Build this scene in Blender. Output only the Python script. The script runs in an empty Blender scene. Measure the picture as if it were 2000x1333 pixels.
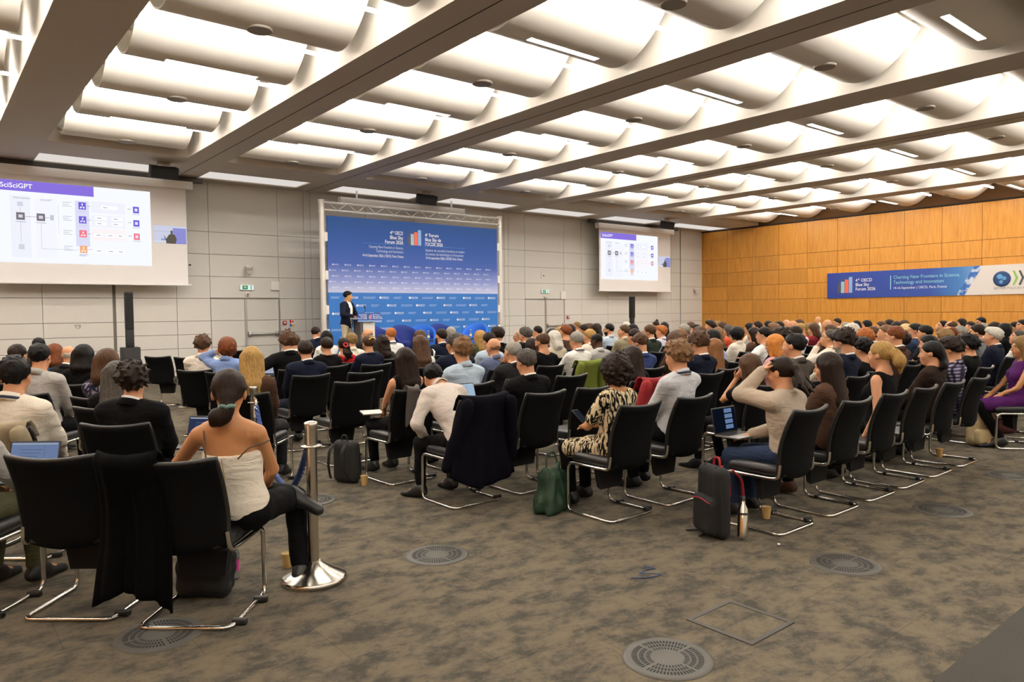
import bpy, math, random
import numpy as np
from mathutils import Vector, Matrix, Euler
R = math.radians
scn = bpy.context.scene
col = scn.collection
rng = np.random.RandomState(7)
# ---------------------------------------------------------------- camera
CAM_H = 1.58
cam_d = bpy.data.cameras.new('camera'); cam = bpy.data.objects.new('camera', cam_d); col.objects.link(cam)
cam_d.sensor_width = 36.0; cam_d.lens = 36.0*1417.28/2000.0
cam_d.clip_start = 0.05; cam_d.clip_end = 200
yaw, pit, rol = R(39.4995), R(-2.2408), R(-0.71666)
w = Vector((math.sin(yaw)*math.cos(pit), math.cos(yaw)*math.cos(pit), math.sin(pit)))
r0 = Vector((math.cos(yaw), -math.sin(yaw), 0)); u0 = r0.cross(w)
rr = r0*math.cos(rol)+u0*math.sin(rol); uu = -r0*math.sin(rol)+u0*math.cos(rol)
cam.matrix_world = Matrix(((rr.x, uu.x, -w.x, 0), (rr.y, uu.y, -w.y, 0), (rr.z, uu.z, -w.z, CAM_H), (0, 0, 0, 1)))
scn.camera = cam
# ---------------------------------------------------------------- world, exposure
wd = bpy.data.worlds.new('world'); scn.world = wd; wd.use_nodes = True
wd.node_tree.nodes['Background'].inputs[0].default_value = (1.0, .86, .72, 1)
wd.node_tree.nodes['Background'].inputs[1].default_value = 0.02
vs = scn.view_settings
vs.view_transform = 'Standard'; vs.look = 'None'; vs.exposure = 0.0; vs.gamma = 1.0; vs.use_curve_mapping = False
COVE_E, STRIP_E, SCREEN_E, RECESS_E = 60.0, 10.0, 1.02, 0.75
# ---------------------------------------------------------------- materials
def lin(h):
    if isinstance(h, str):
        h = h.lstrip('#'); c = [int(h[i:i+2], 16)/255 for i in (0, 2, 4)]
    else: c = h
    return tuple((x/12.92 if x <= .04045 else ((x+.055)/1.055)**2.4) for x in c)
MATS = {}
def mat(name, color, rough=.6, metal=0, bump=None, var=0, emit=0, spec=.5, sheen=0, coat=0, trans=0):
    if name in MATS: return MATS[name]
    m = bpy.data.materials.new(name); m.use_nodes = True; nt = m.node_tree; b = nt.nodes['Principled BSDF']
    c = lin(color) if not isinstance(color, tuple) else color
    b.inputs['Base Color'].default_value = (*c, 1); b.inputs['Roughness'].default_value = rough
    b.inputs['Metallic'].default_value = metal; b.inputs['Specular IOR Level'].default_value = spec
    if sheen: b.inputs['Sheen Weight'].default_value = sheen
    if coat: b.inputs['Coat Weight'].default_value = coat
    if trans: b.inputs['Transmission Weight'].default_value = trans
    if emit:
        b.inputs['Emission Color'].default_value = (*c, 1); b.inputs['Emission Strength'].default_value = emit
    if bump or var:
        tc = nt.nodes.new('ShaderNodeTexCoord'); nz = nt.nodes.new('ShaderNodeTexNoise')
        sc = bump[0] if bump else 8; nz.inputs['Scale'].default_value = sc; nz.inputs['Detail'].default_value = 4
        mp = nt.nodes.new('ShaderNodeMapping'); nt.links.new(tc.outputs['Object'], mp.inputs[0]); nt.links.new(mp.outputs[0], nz.inputs['Vector'])
        if bump:
            if len(bump) > 2: mp.inputs['Scale'].default_value = bump[2]
            bp = nt.nodes.new('ShaderNodeBump'); bp.inputs['Strength'].default_value = bump[1]; bp.inputs['Distance'].default_value = .01
            nt.links.new(nz.outputs[0], bp.inputs['Height']); nt.links.new(bp.outputs[0], b.inputs['Normal'])
        if var:
            mx = nt.nodes.new('ShaderNodeMixRGB'); mx.inputs[1].default_value = (*[x*(1-var) for x in c], 1); mx.inputs[2].default_value = (*[min(1, x*(1+var)) for x in c], 1)
            nt.links.new(nz.outputs[0], mx.inputs[0]); nt.links.new(mx.outputs[0], b.inputs['Base Color'])
    MATS[name] = m
    return m
def N(nt, t, **kw):
    n = nt.nodes.new(t)
    for k, v in kw.items():
        if k.startswith('i_'): n.inputs[int(k[2:])].default_value = v
        else: setattr(n, k, v)
    return n
def ramp(nt, fac, stops, interp='LINEAR'):
    n = nt.nodes.new('ShaderNodeValToRGB'); n.color_ramp.interpolation = interp
    el = n.color_ramp.elements
    el[0].position, el[0].color = stops[0][0], (*stops[0][1], 1)
    el[1].position, el[1].color = stops[1][0], (*stops[1][1], 1)
    for p, c in stops[2:]:
        e = el.new(p); e.color = (*c, 1)
    nt.links.new(fac, n.inputs[0]); return n.outputs[0]
def newmat(name):
    m = bpy.data.materials.new(name); m.use_nodes = True; MATS[name] = m
    return m, m.node_tree, m.node_tree.nodes['Principled BSDF']
# ---------------------------------------------------------------- objects
def tag(o, label=None, cat=None, group=None, kind=None):
    if label: o['label'] = label
    if cat: o['category'] = cat
    if group: o['group'] = group
    if kind: o['kind'] = kind
    return o
def link(name, me, m=None, parent=None, loc=(0, 0, 0), rot=(0, 0, 0), scale=None):
    o = bpy.data.objects.new(name, me); col.objects.link(o)
    if m is not None and not me.materials: me.materials.append(m)
    o.location = loc; o.rotation_euler = rot
    if scale: o.scale = scale
    if parent: o.parent = parent
    return o
def empty(name, loc=(0, 0, 0), rz=0):
    o = bpy.data.objects.new(name, None); col.objects.link(o); o.location = loc; o.rotation_euler = (0, 0, rz); o.empty_display_size = .1
    return o
def copy_tree(o, parent=None):
    c = o.copy(); col.objects.link(c); c.parent = parent
    for ch in o.children: copy_tree(ch, c)
    return c
def np_mesh(name, V, F, smooth=True, mats=None, mi=None):
    me = bpy.data.meshes.new(name); V = np.asarray(V, np.float32); F = np.asarray(F, np.int32); k = F.shape[1]
    me.vertices.add(len(V)); me.vertices.foreach_set('co', V.ravel())
    me.loops.add(F.size); me.loops.foreach_set('vertex_index', F.ravel())
    me.polygons.add(len(F)); me.polygons.foreach_set('loop_start', np.arange(len(F), dtype=np.int32)*k)
    try: me.polygons.foreach_set('loop_total', np.full(len(F), k, np.int32))
    except Exception: pass
    if mi is not None: me.polygons.foreach_set('material_index', np.asarray(mi, np.int32))
    me.update(calc_edges=True)
    if smooth: me.polygons.foreach_set('use_smooth', np.ones(len(F), bool))
    if mats:
        for m in mats: me.materials.append(m)
    return me
class MB:
    def __init__(s): s.v = []; s.f = []; s.mi = []; s.sm = []
    def add(s, V, F, mi=0, smooth=False):
        b = len(s.v); s.v += [tuple(p) for p in V]; s.f += [tuple(b+i for i in f) for f in F]; s.mi += [mi]*len(F); s.sm += [smooth]*len(F); return s
    def box(s, x0, x1, y0, y1, z0, z1, mi=0, bev=0):
        if bev:
            import bmesh
            bm = bmesh.new(); bmesh.ops.create_cube(bm, size=1.0)
            for v in bm.verts: v.co = Vector(((x0+x1)/2+v.co.x*(x1-x0), (y0+y1)/2+v.co.y*(y1-y0), (z0+z1)/2+v.co.z*(z1-z0)))
            bmesh.ops.bevel(bm, geom=list(bm.edges), offset=min(bev, .45*min(x1-x0, y1-y0, z1-z0)), segments=2, profile=.5, affect='EDGES')
            bm.verts.index_update()
            V = [tuple(v.co) for v in bm.verts]; F = [tuple(v.index for v in f.verts) for f in bm.faces]; bm.free()
            return s.add(V, F, mi, True)
        V = [(x0, y0, z0), (x1, y0, z0), (x1, y1, z0), (x0, y1, z0), (x0, y0, z1), (x1, y0, z1), (x1, y1, z1), (x0, y1, z1)]
        return s.add(V, [(0, 3, 2, 1), (4, 5, 6, 7), (0, 1, 5, 4), (1, 2, 6, 5), (2, 3, 7, 6), (3, 0, 4, 7)], mi)
    def lathe(s, prof, n=24, c=(0, 0, 0), mi=0, smooth=True, cap=True):
        V = []; F = []; L = len(prof)
        for (r, z) in prof:
            for i in range(n):
                a = 2*math.pi*i/n; V.append((c[0]+r*math.cos(a), c[1]+r*math.sin(a), c[2]+z))
        for l in range(L-1):
            for i in range(n):
                j = (i+1) % n; F.append((l*n+i, l*n+j, (l+1)*n+j, (l+1)*n+i))
        s.add(V, F, mi, smooth)
        if cap:
            if prof[0][0] > 1e-5: s.add(V[:n], [tuple(range(n-1, -1, -1))], mi)
            if prof[-1][0] > 1e-5: s.add(V[-n:], [tuple(range(n))], mi)
        return s
    def tube(s, pts, r, n=8, mi=0, closed=False, fil=0, flat=None):
        P = [Vector(p) for p in pts]
        if fil: P = fillet(P, fil, closed)
        V = []; F = []; m = len(P); up = None
        for i, p in enumerate(P):
            a = P[i-1] if (i > 0 or closed) else p; b = P[(i+1) % m] if (i < m-1 or closed) else p
            t = (b-a); t = t.normalized() if t.length > 1e-9 else Vector((0, 0, 1))
            if up is None:
                up = Vector((0, 0, 1)) if abs(t.z) < .9 else Vector((1, 0, 0))
            sd = t.cross(up); sd.normalize(); up = sd.cross(t); up.normalize()
            q = r[i] if isinstance(r, (list, tuple)) else r
            for k in range(n):
                an = 2*math.pi*k/n; cs, sn = math.cos(an), math.sin(an)
                if flat: V.append(p+sd*cs*flat[0]+up*sn*flat[1])
                else: V.append(p+(sd*cs+up*sn)*q)
        for i in range(m if closed else m-1):
            for k in range(n):
                j = (k+1) % n; i2 = (i+1) % m
                F.append((i*n+k, i2*n+k, i2*n+j, i*n+j))
        s.add(V, F, mi, True)
        if not closed:
            s.add(V[:n], [tuple(range(n))], mi); s.add(V[-n:], [tuple(range(n-1, -1, -1))], mi)
        return s
    def mesh(s, name, mats):
        me = bpy.data.meshes.new(name); me.from_pydata([tuple(v) for v in s.v], [], s.f)
        me.polygons.foreach_set('material_index', s.mi); me.polygons.foreach_set('use_smooth', s.sm)
        for m in (mats if isinstance(mats, (list, tuple)) else [mats]): me.materials.append(m)
        me.update(); return me
    def build(s, name, mats, parent=None, loc=(0, 0, 0), rot=(0, 0, 0)):
        return link(name, s.mesh(name, mats), None, parent, loc, rot)
def fillet(P, rad, closed=False, k=5):
    out = []; m = len(P)
    for i, p in enumerate(P):
        if not closed and i in (0, m-1): out.append(p); continue
        a, b = P[i-1], P[(i+1) % m]; d1 = (a-p); d2 = (b-p)
        l = min(rad, d1.length*.45, d2.length*.45); A = p+d1.normalized()*l; B = p+d2.normalized()*l
        for q in range(k+1):
            t = q/k; out.append(A*(1-t)**2+p*2*t*(1-t)+B*t*t)
    return out
TXT = {}
def text_mesh(body, size, bold=0, align='LEFT', font_scale=1.0):
    key = (body, size, bold, align)
    if key in TXT: return TXT[key]
    cu = bpy.data.curves.new('lettering', 'FONT'); cu.body = body; cu.size = size; cu.offset = bold*size; cu.align_x = align
    cu.resolution_u = 3; cu.space_line = .95
    o = bpy.data.objects.new('tmp', cu); col.objects.link(o)
    dg = bpy.context.evaluated_depsgraph_get(); me = bpy.data.meshes.new_from_object(o.evaluated_get(dg))
    bpy.data.objects.remove(o); bpy.data.curves.remove(cu); TXT[key] = me
    return me
def text(name, body, size, m, parent, loc, rot, bold=0, align='LEFT', sx=1.0):
    me = text_mesh(body, size, bold, align).copy(); me.materials.clear(); me.materials.append(m)
    return link(name, me, None, parent, loc, rot, (sx, 1, 1))
def struct(o, kind='structure'): o['kind'] = kind; return o
# ================================================================ the setting
W = 20.5; CX = 28.38; ZC = 5.21; LX = -7.0; BY = -6.0
# ---- carpet
m, nt, b = newmat('carpet')
tc = N(nt, 'ShaderNodeTexCoord')
n1 = N(nt, 'ShaderNodeTexNoise'); n1.inputs['Scale'].default_value = 4.2; n1.inputs['Detail'].default_value = 12; n1.inputs['Roughness'].default_value = .74; n1.inputs['Distortion'].default_value = .15
mp = N(nt, 'ShaderNodeMapping'); mp.inputs['Scale'].default_value = (1.0, 1.35, 1); mp.inputs['Rotation'].default_value = (0, 0, .4)
nt.links.new(tc.outputs['Object'], mp.inputs[0]); nt.links.new(mp.outputs[0], n1.inputs['Vector'])
n2 = N(nt, 'ShaderNodeTexNoise'); n2.inputs['Scale'].default_value = 260; n2.inputs['Detail'].default_value = 2
nt.links.new(tc.outputs['Object'], n2.inputs['Vector'])
c1 = ramp(nt, n1.outputs[0], [(.40, lin('#4a463f')), (.475, lin('#5d574c')), (.53, lin('#6c6353')), (.60, lin('#746a58'))])
mx = N(nt, 'ShaderNodeMixRGB', blend_type='MULTIPLY'); mx.inputs[0].default_value = .55
nt.links.new(c1, mx.inputs[1]); c2 = ramp(nt, n2.outputs[0], [(.3, (.45, .45, .45)), (.7, (1, 1, 1))]); nt.links.new(c2, mx.inputs[2])
br = N(nt, 'ShaderNodeTexBrick'); br.offset = .5; br.inputs['Scale'].default_value = 1.0; br.inputs['Mortar Size'].default_value = .004
br.inputs['Brick Width'].default_value = 1.0; br.inputs['Row Height'].default_value = .5
br.inputs['Color1'].default_value = (1, 1, 1, 1); br.inputs['Color2'].default_value = (.93, .93, .93, 1); br.inputs['Mortar'].default_value = (.78, .78, .78, 1)
nt.links.new(tc.outputs['Object'], br.inputs['Vector'])
mx2 = N(nt, 'ShaderNodeMixRGB', blend_type='MULTIPLY'); mx2.inputs[0].default_value = 1
nt.links.new(mx.outputs[0], mx2.inputs[1]); nt.links.new(br.outputs[0], mx2.inputs[2]); nt.links.new(mx2.outputs[0], b.inputs['Base Color'])
b.inputs['Roughness'].default_value = .95; b.inputs['Specular IOR Level'].default_value = .15
bp = N(nt, 'ShaderNodeBump'); bp.inputs['Strength'].default_value = .6; bp.inputs['Distance'].default_value = .004
nt.links.new(n2.outputs[0], bp.inputs['Height']); nt.links.new(bp.outputs[0], b.inputs['Normal'])
floor = struct(MB().box(LX, CX, BY, W, -.12, 0).build('floor', m))
dk = mat('carpet_dark', '#3a3732', .95, bump=(260, .5), var=.25)
struct(MB().box(3.27, CX-.02, BY+.02, 1.2, 0, .003).build('floor_strip', dk))
# ---- front wall: grey fabric panels with open joints
gm = mat('wall_fabric', '#d6d2c9', .9, bump=(220, .25), var=.06)
gapm = mat('joint_dark', '#6f6a62', .9)
steel = mat('brushed_steel', '#b9b6b0', .35, .9)
wf = struct(MB().box(LX, CX, W, W+.2, 0, 6.2).build('wall_front', gapm))
vx = [-7, -4.4, -2.4, -.8, .9, 2.389, 3.886, 3.95, 5.40, 6.26, 8.18, 8.97, 9.18, 11.0, 12.8, 14.7, 16.56, 16.75, 17.53, 19.52, 20.48, 22.0, 23.6, 25.1, 26.1, 26.74, 26.80, 28.38]
vz = [0, .37, .735, 1.10, 1.458, 2.068, 2.667, 3.268, 3.875, 5.3]
doors = ((6.26, 8.18), (17.53, 19.52))
def wall_panel(x0, x1, z0, z1, par, m, g=.005, d=.03, y=W):
    mb = MB(); c = .004
    V = [(x0+g, y, z0+g), (x1-g, y, z0+g), (x1-g, y, z1-g), (x0+g, y, z1-g), (x0+g, y-d+c, z0+g), (x1-g, y-d+c, z0+g), (x1-g, y-d+c, z1-g), (x0+g, y-d+c, z1-g),
         (x0+g+c, y-d, z0+g+c), (x1-g-c, y-d, z0+g+c), (x1-g-c, y-d, z1-g-c), (x0+g+c, y-d, z1-g-c)]
    F = [(0, 1, 5, 4), (1, 2, 6, 5), (2, 3, 7, 6), (3, 0, 4, 7), (4, 5, 9, 8), (5, 6, 10, 9), (6, 7, 11, 10), (7, 4, 8, 11), (8, 9, 10, 11)]
    return mb.add(V, F).build('panel', m, par)
for i in range(len(vx)-1):
    a, c = vx[i], vx[i+1]
    if c-a < .1: continue
    for j in range(len(vz)-1):
        if any(a > d0-.05 and c < d1+.05 for d0, d1 in doors) and vz[j+1] < 2.1: continue
        wall_panel(a, c, vz[j], vz[j+1], wf, gm)
stag = [(vx[5], .37, .735)]
dm = mat('door_grey', '#cdc9c0', .7, bump=(220, .15), var=.04)
for k, (d0, d1) in enumerate(doors):
    dr = struct(empty('door_%d' % (k+1), ((d0+d1)/2, W-.02, 0)))
    xm = .5*(d0+d1)-(.0 if k else .02)
    for (a, c) in ((d0, xm), (xm, d1)):
        for z0, z1 in ((0, .735), (.735, 1.458), (1.458, 2.068)):
            o = wall_panel(a-(d0+d1)/2, c-(d0+d1)/2, z0, z1, dr, dm, g=.005, y=0); o.name = 'door_leaf_panel'
    MB().box(xm-.035-(d0+d1)/2, xm+.035-(d0+d1)/2, -.06, -.03, 0, 2.06).build('meeting_strip', steel, dr)
    MB().box(d1-.04-(d0+d1)/2, d1-(d0+d1)/2, -.05, -.0, 0, 2.09).build('frame_jamb', steel, dr)
    MB().box(d0-(d0+d1)/2, d1-(d0+d1)/2, -.05, 0, 2.06, 2.09).build('frame_head', gapm, dr)
    x0, x1 = xm+.1-(d0+d1)/2, d1-.12-(d0+d1)/2
    pb = MB().tube([(x0, -.11, 1.07), (x1, -.11, 1.07)], .03, 10).build('push_bar', steel, dr)
    MB().box(x0-.05, x0+.03, -.12, -.03, 1.0, 1.14, bev=.01).build('bar_end', steel, pb)
    MB().box(x1-.03, x1+.05, -.12, -.03, 1.0, 1.14, bev=.01).build('bar_end', steel, pb)
# ---- wooden wall
m, nt, b = newmat('oak_veneer')
tc = N(nt, 'ShaderNodeTexCoord'); mp = N(nt, 'ShaderNodeMapping'); mp.inputs['Scale'].default_value = (14, 14, .8)
oi = N(nt, 'ShaderNodeObjectInfo'); ad = N(nt, 'ShaderNodeVectorMath', operation='ADD')
nt.links.new(tc.outputs['Object'], ad.inputs[0]); ml = N(nt, 'ShaderNodeMath', operation='MULTIPLY'); ml.inputs[1].default_value = 40
nt.links.new(oi.outputs['Random'], ml.inputs[0]); nt.links.new(ml.outputs[0], ad.inputs[1]); nt.links.new(ad.outputs[0], mp.inputs[0])
nz = N(nt, 'ShaderNodeTexNoise'); nz.inputs['Scale'].default_value = 1.6; nz.inputs['Detail'].default_value = 6; nz.inputs['Roughness'].default_value = .7; nt.links.new(mp.outputs[0], nz.inputs['Vector'])
cc = ramp(nt, nz.outputs[0], [(.3, lin('#b97829')), (.5, lin('#cf8f39')), (.72, lin('#d99e47'))])
hs = N(nt, 'ShaderNodeHueSaturation'); mr = N(nt, 'ShaderNodeMapRange'); mr.inputs['To Min'].default_value = .9; mr.inputs['To Max'].default_value = 1.08
nt.links.new(oi.outputs['Random'], mr.inputs['Value']); nt.links.new(mr.outputs[0], hs.inputs['Value']); nt.links.new(cc, hs.inputs['Color']); nt.links.new(hs.outputs[0], b.inputs['Base Color'])
b.inputs['Roughness'].default_value = .42
oak = m
ww = struct(MB().box(CX, CX+.2, BY, W+.2, 0, 6.2).build('wall_right', mat('oak_joint', '#5a3a14', .8)))
def wood_panel(y0, y1, z0, z1, g=.006, d=.02):
    c = .003; x = -d
    yc, zc = (y0+y1)/2, (z0+z1)/2; a0, a1, e0, e1 = y0-yc+g, y1-yc-g, z0-zc+g, z1-zc-g
    V = [(0, a0, e0), (0, a1, e0), (0, a1, e1), (0, a0, e1), (x+c, a0, e0), (x+c, a1, e0), (x+c, a1, e1), (x+c, a0, e1), (x, a0+c, e0+c), (x, a1-c, e0+c), (x, a1-c, e1-c), (x, a0+c, e1-c)]
    F = [(1, 0, 4, 5), (2, 1, 5, 6), (3, 2, 6, 7), (0, 3, 7, 4), (5, 4, 8, 9), (6, 5, 9, 10), (7, 6, 10, 11), (4, 7, 11, 8), (11, 10, 9, 8)]
    F = [f[::-1] for f in F]
    return MB().add(V, F).build('panel', oak, ww, (CX, yc, zc))
wy = [W-.0, 20.36] + [20.36-1.262*k for k in range(1, 21)]
wz = [0, .16, .79, 1.40, 2.01, 2.64, 3.25, 3.87, 5.16]
for i in range(len(wy)-1):
    for j in range(len(wz)-1): wood_panel(wy[i+1], wy[i], wz[j], wz[j+1])
struct(MB().box(CX-.06, CX, BY, W, 5.165, 5.21).build('trim_1', mat('shadow_gap', '#1c1a18', .8)))
# ---- left and rear walls (out of frame)
struct(MB().box(LX-.2, LX, BY, W+.2, 0, 6.2).build('wall_left', oak))
struct(MB().box(LX-.2, CX+.2, BY-.2, BY, 0, 6.2).build('wall_back', gm))
# ================================================================ ceiling
pw = mat('ceiling_white', '#e2dbcf', .75)
pwb = mat('ceiling_white_shaded', '#b9afa1', .75)  # ceiling white darkened: shade of the beam undersides painted in, soffits share it
ceil = struct(MB().box(LX, CX, BY, W, 6.12, 6.22).build('ceiling', pw))
beams = [-5.45, -1.83, 1.79, 5.40, 9.03, 12.76, 16.53, 20.35, 24.25]
BW = .43
seam = mat('seam_dark', '#3a332c', .9)
for k, x in enumerate(beams):
    bmb = MB().box(x-BW, x+BW, BY, W, ZC, 6.12); bmb.mi[3] = bmb.mi[5] = 1  # side faces take the lighter white, painting in the cove light
    o = bmb.build('beam', [pwb, pw], ceil)
    if k in (3, 4, 6): MB().box(x-.009, x+.009, BY+.1, W-.1, ZC-.003, ZC+.01).build('seam', seam, o)
edges = [(LX, beams[0]-BW)] + [(beams[i]+BW, beams[i+1]-BW) for i in range(len(beams)-1)] + [(beams[-1]+BW, CX)]
PIT = 1.908; SAG = .60; ZB = 5.285; CH = .885
bell = [3.70+PIT*k for k in range(8)]
bell_back = [1.05-PIT*k for k in range(4)]
EMC = {}
def emis(name, colr, st):
    if name in EMC: return EMC[name]
    m = bpy.data.materials.new(name); m.use_nodes = True; nt = m.node_tree; nt.nodes.clear()
    e = nt.nodes.new('ShaderNodeEmission'); e.inputs[0].default_value = (*colr, 1); e.inputs[1].default_value = st
    o = nt.nodes.new('ShaderNodeOutputMaterial'); nt.links.new(e.outputs[0], o.inputs[0]); EMC[name] = m; return m
coveM = emis('cove_tube_glow', (1.0, .95, .89), COVE_E)
stripM = emis('strip_glow', (1.0, .96, .9), STRIP_E)
def curved_panel(x0, x1, yb, cut=None):
    mb = MB(); n = 22; V = []; ts = [(-1+2*i/n) for i in range(n+1)]
    if cut: ts = [t for t in ts if yb+t*CH <= cut]
    for t in ts:
        z = ZB+SAG*abs(t)**2.0; V += [(x0, yb+t*CH, z), (x1, yb+t*CH, z)]
    k = len(ts)
    for t in ts:
        z = ZB+SAG*abs(t)**2.0+.025; V += [(x0, yb+t*CH, z), (x1, yb+t*CH, z)]
    F = [(2*i, 2*i+2, 2*i+3, 2*i+1) for i in range(k-1)] + [(2*k+2*i, 2*k+2*i+1, 2*k+2*i+3, 2*k+2*i+2) for i in range(k-1)]
    S = [(2*i, 2*k+2*i, 2*k+2*i+2, 2*i+2) for i in range(k-1)] + [(2*i+1, 2*i+3, 2*k+2*i+3, 2*k+2*i+1) for i in range(k-1)]
    mb.add(V, F, 0, True); mb.add(V, S+[(0, 1, 2*k+1, 2*k), (2*k-2, 4*k-2, 4*k-1, 2*k-1)], 0, False)
    return mb
ORD = ['first', 'second', 'third', 'fourth', 'fifth', 'sixth', 'seventh', 'eighth', 'ninth', 'tenth', 'eleventh']
dsk = mat('speaker_grille', '#8d8478', .6)
for bi, (x0, x1) in enumerate(edges):
    if x1-x0 < .5: continue
    g = .20
    fromwood = len(edges)-1-bi
    xc = (x0+x1)/2
    for k, yb in enumerate(bell+bell_back):
        curved_panel(x0+g, x1-g, yb, cut=17.55 if k == 7 else None).build('curved_panel', pw, ceil)
        if k != 7: MB().tube([(x0+.03, yb+PIT/2, ZB+.22), (x1-(.03 if bi < len(edges)-1 else .75), yb+PIT/2, ZB+.22)], .028, 6).build('cove_tube', coveM, ceil)
        if k in (0, 8): MB().tube([(x0+.12, yb-(PIT/2 if k == 0 else -PIT/2), ZB+.22), (x1-.12, yb-(PIT/2 if k == 0 else -PIT/2), ZB+.22)], .028, 6).build('cove_tube', coveM, ceil) if k == 0 else None
        if k > 8: continue
        dep = 7-k
        if k % 2 == 0 and k < 8:
            t = empty('ceiling_strip_light', (xc, yb, ZB))
            tag(t, 'linear strip light, %s from the stage, %s ceiling bay from the wooden wall' % (ORD[3-k//2], ORD[fromwood]), 'ceiling light', 'linear ceiling strip lights')
            MB().box(-.67, .67, -.065, .065, -.004, .02).build('housing', mat('lamp_housing', '#d8d4cc', .5), t)
            MB().box(-.655, .655, -.05, .05, -.008, .01).build('diffuser', stripM, t)
        elif k < 8:
            t = empty('ceiling_speaker', (xc, yb, ZB))
            tag(t, 'round ceiling loudspeaker, %s from the stage, %s ceiling bay from the wooden wall' % (ORD[3-k//2], ORD[fromwood]), 'loudspeaker', 'round ceiling loudspeakers')
            MB().lathe([(.165, .012), (.165, -.012), (.15, -.018)], 24).build('rim', dsk, t)
            MB().lathe([(.15, -.019), (.001, -.021)], 24, cap=False).build('grille', dsk, t)
        elif k == 8:
            pass
    for k in (1, 3):   # strip lights of the field behind the camera
        t = empty('ceiling_strip_light', (xc, bell_back[k], ZB))
        tag(t, 'linear strip light behind the camera, %s row, %s ceiling bay from the wooden wall' % ('nearer' if k == 1 else 'farther', ORD[fromwood]), 'ceiling light', 'linear ceiling strip lights')
        MB().box(-.67, .67, -.065, .065, -.004, .02).build('housing', mat('lamp_housing', '#d8d4cc', .5), t)
        MB().box(-.655, .655, -.05, .05, -.008, .01).build('diffuser', stripM, t)
    # flat soffit by the stage with one recessed light per bay
    rx0, rx1 = x0+.04, x1-.04
    s = MB(); s.box(x0, x1, 17.55, 18.95, ZC, ZC+.3); s.box(x0, x1, 20.0, W, ZC, ZC+.3); s.box(x0, rx0, 18.95, 20.0, ZC, ZC+.3); s.box(rx1, x1, 18.95, 20.0, ZC, ZC+.3)
    s.build('soffit', pwb, ceil)
    MB().box(rx0, rx1, 18.95, 20.0, ZC+.03, ZC+.05).build('recess_diffuser', emis('recess_glow', (1, .93, .87), RECESS_E), ceil)
    MB().box(x0, x1, 1.95+.05, 2.78, ZC, ZC+.7).build('soffit', pwb, ceil)
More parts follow.
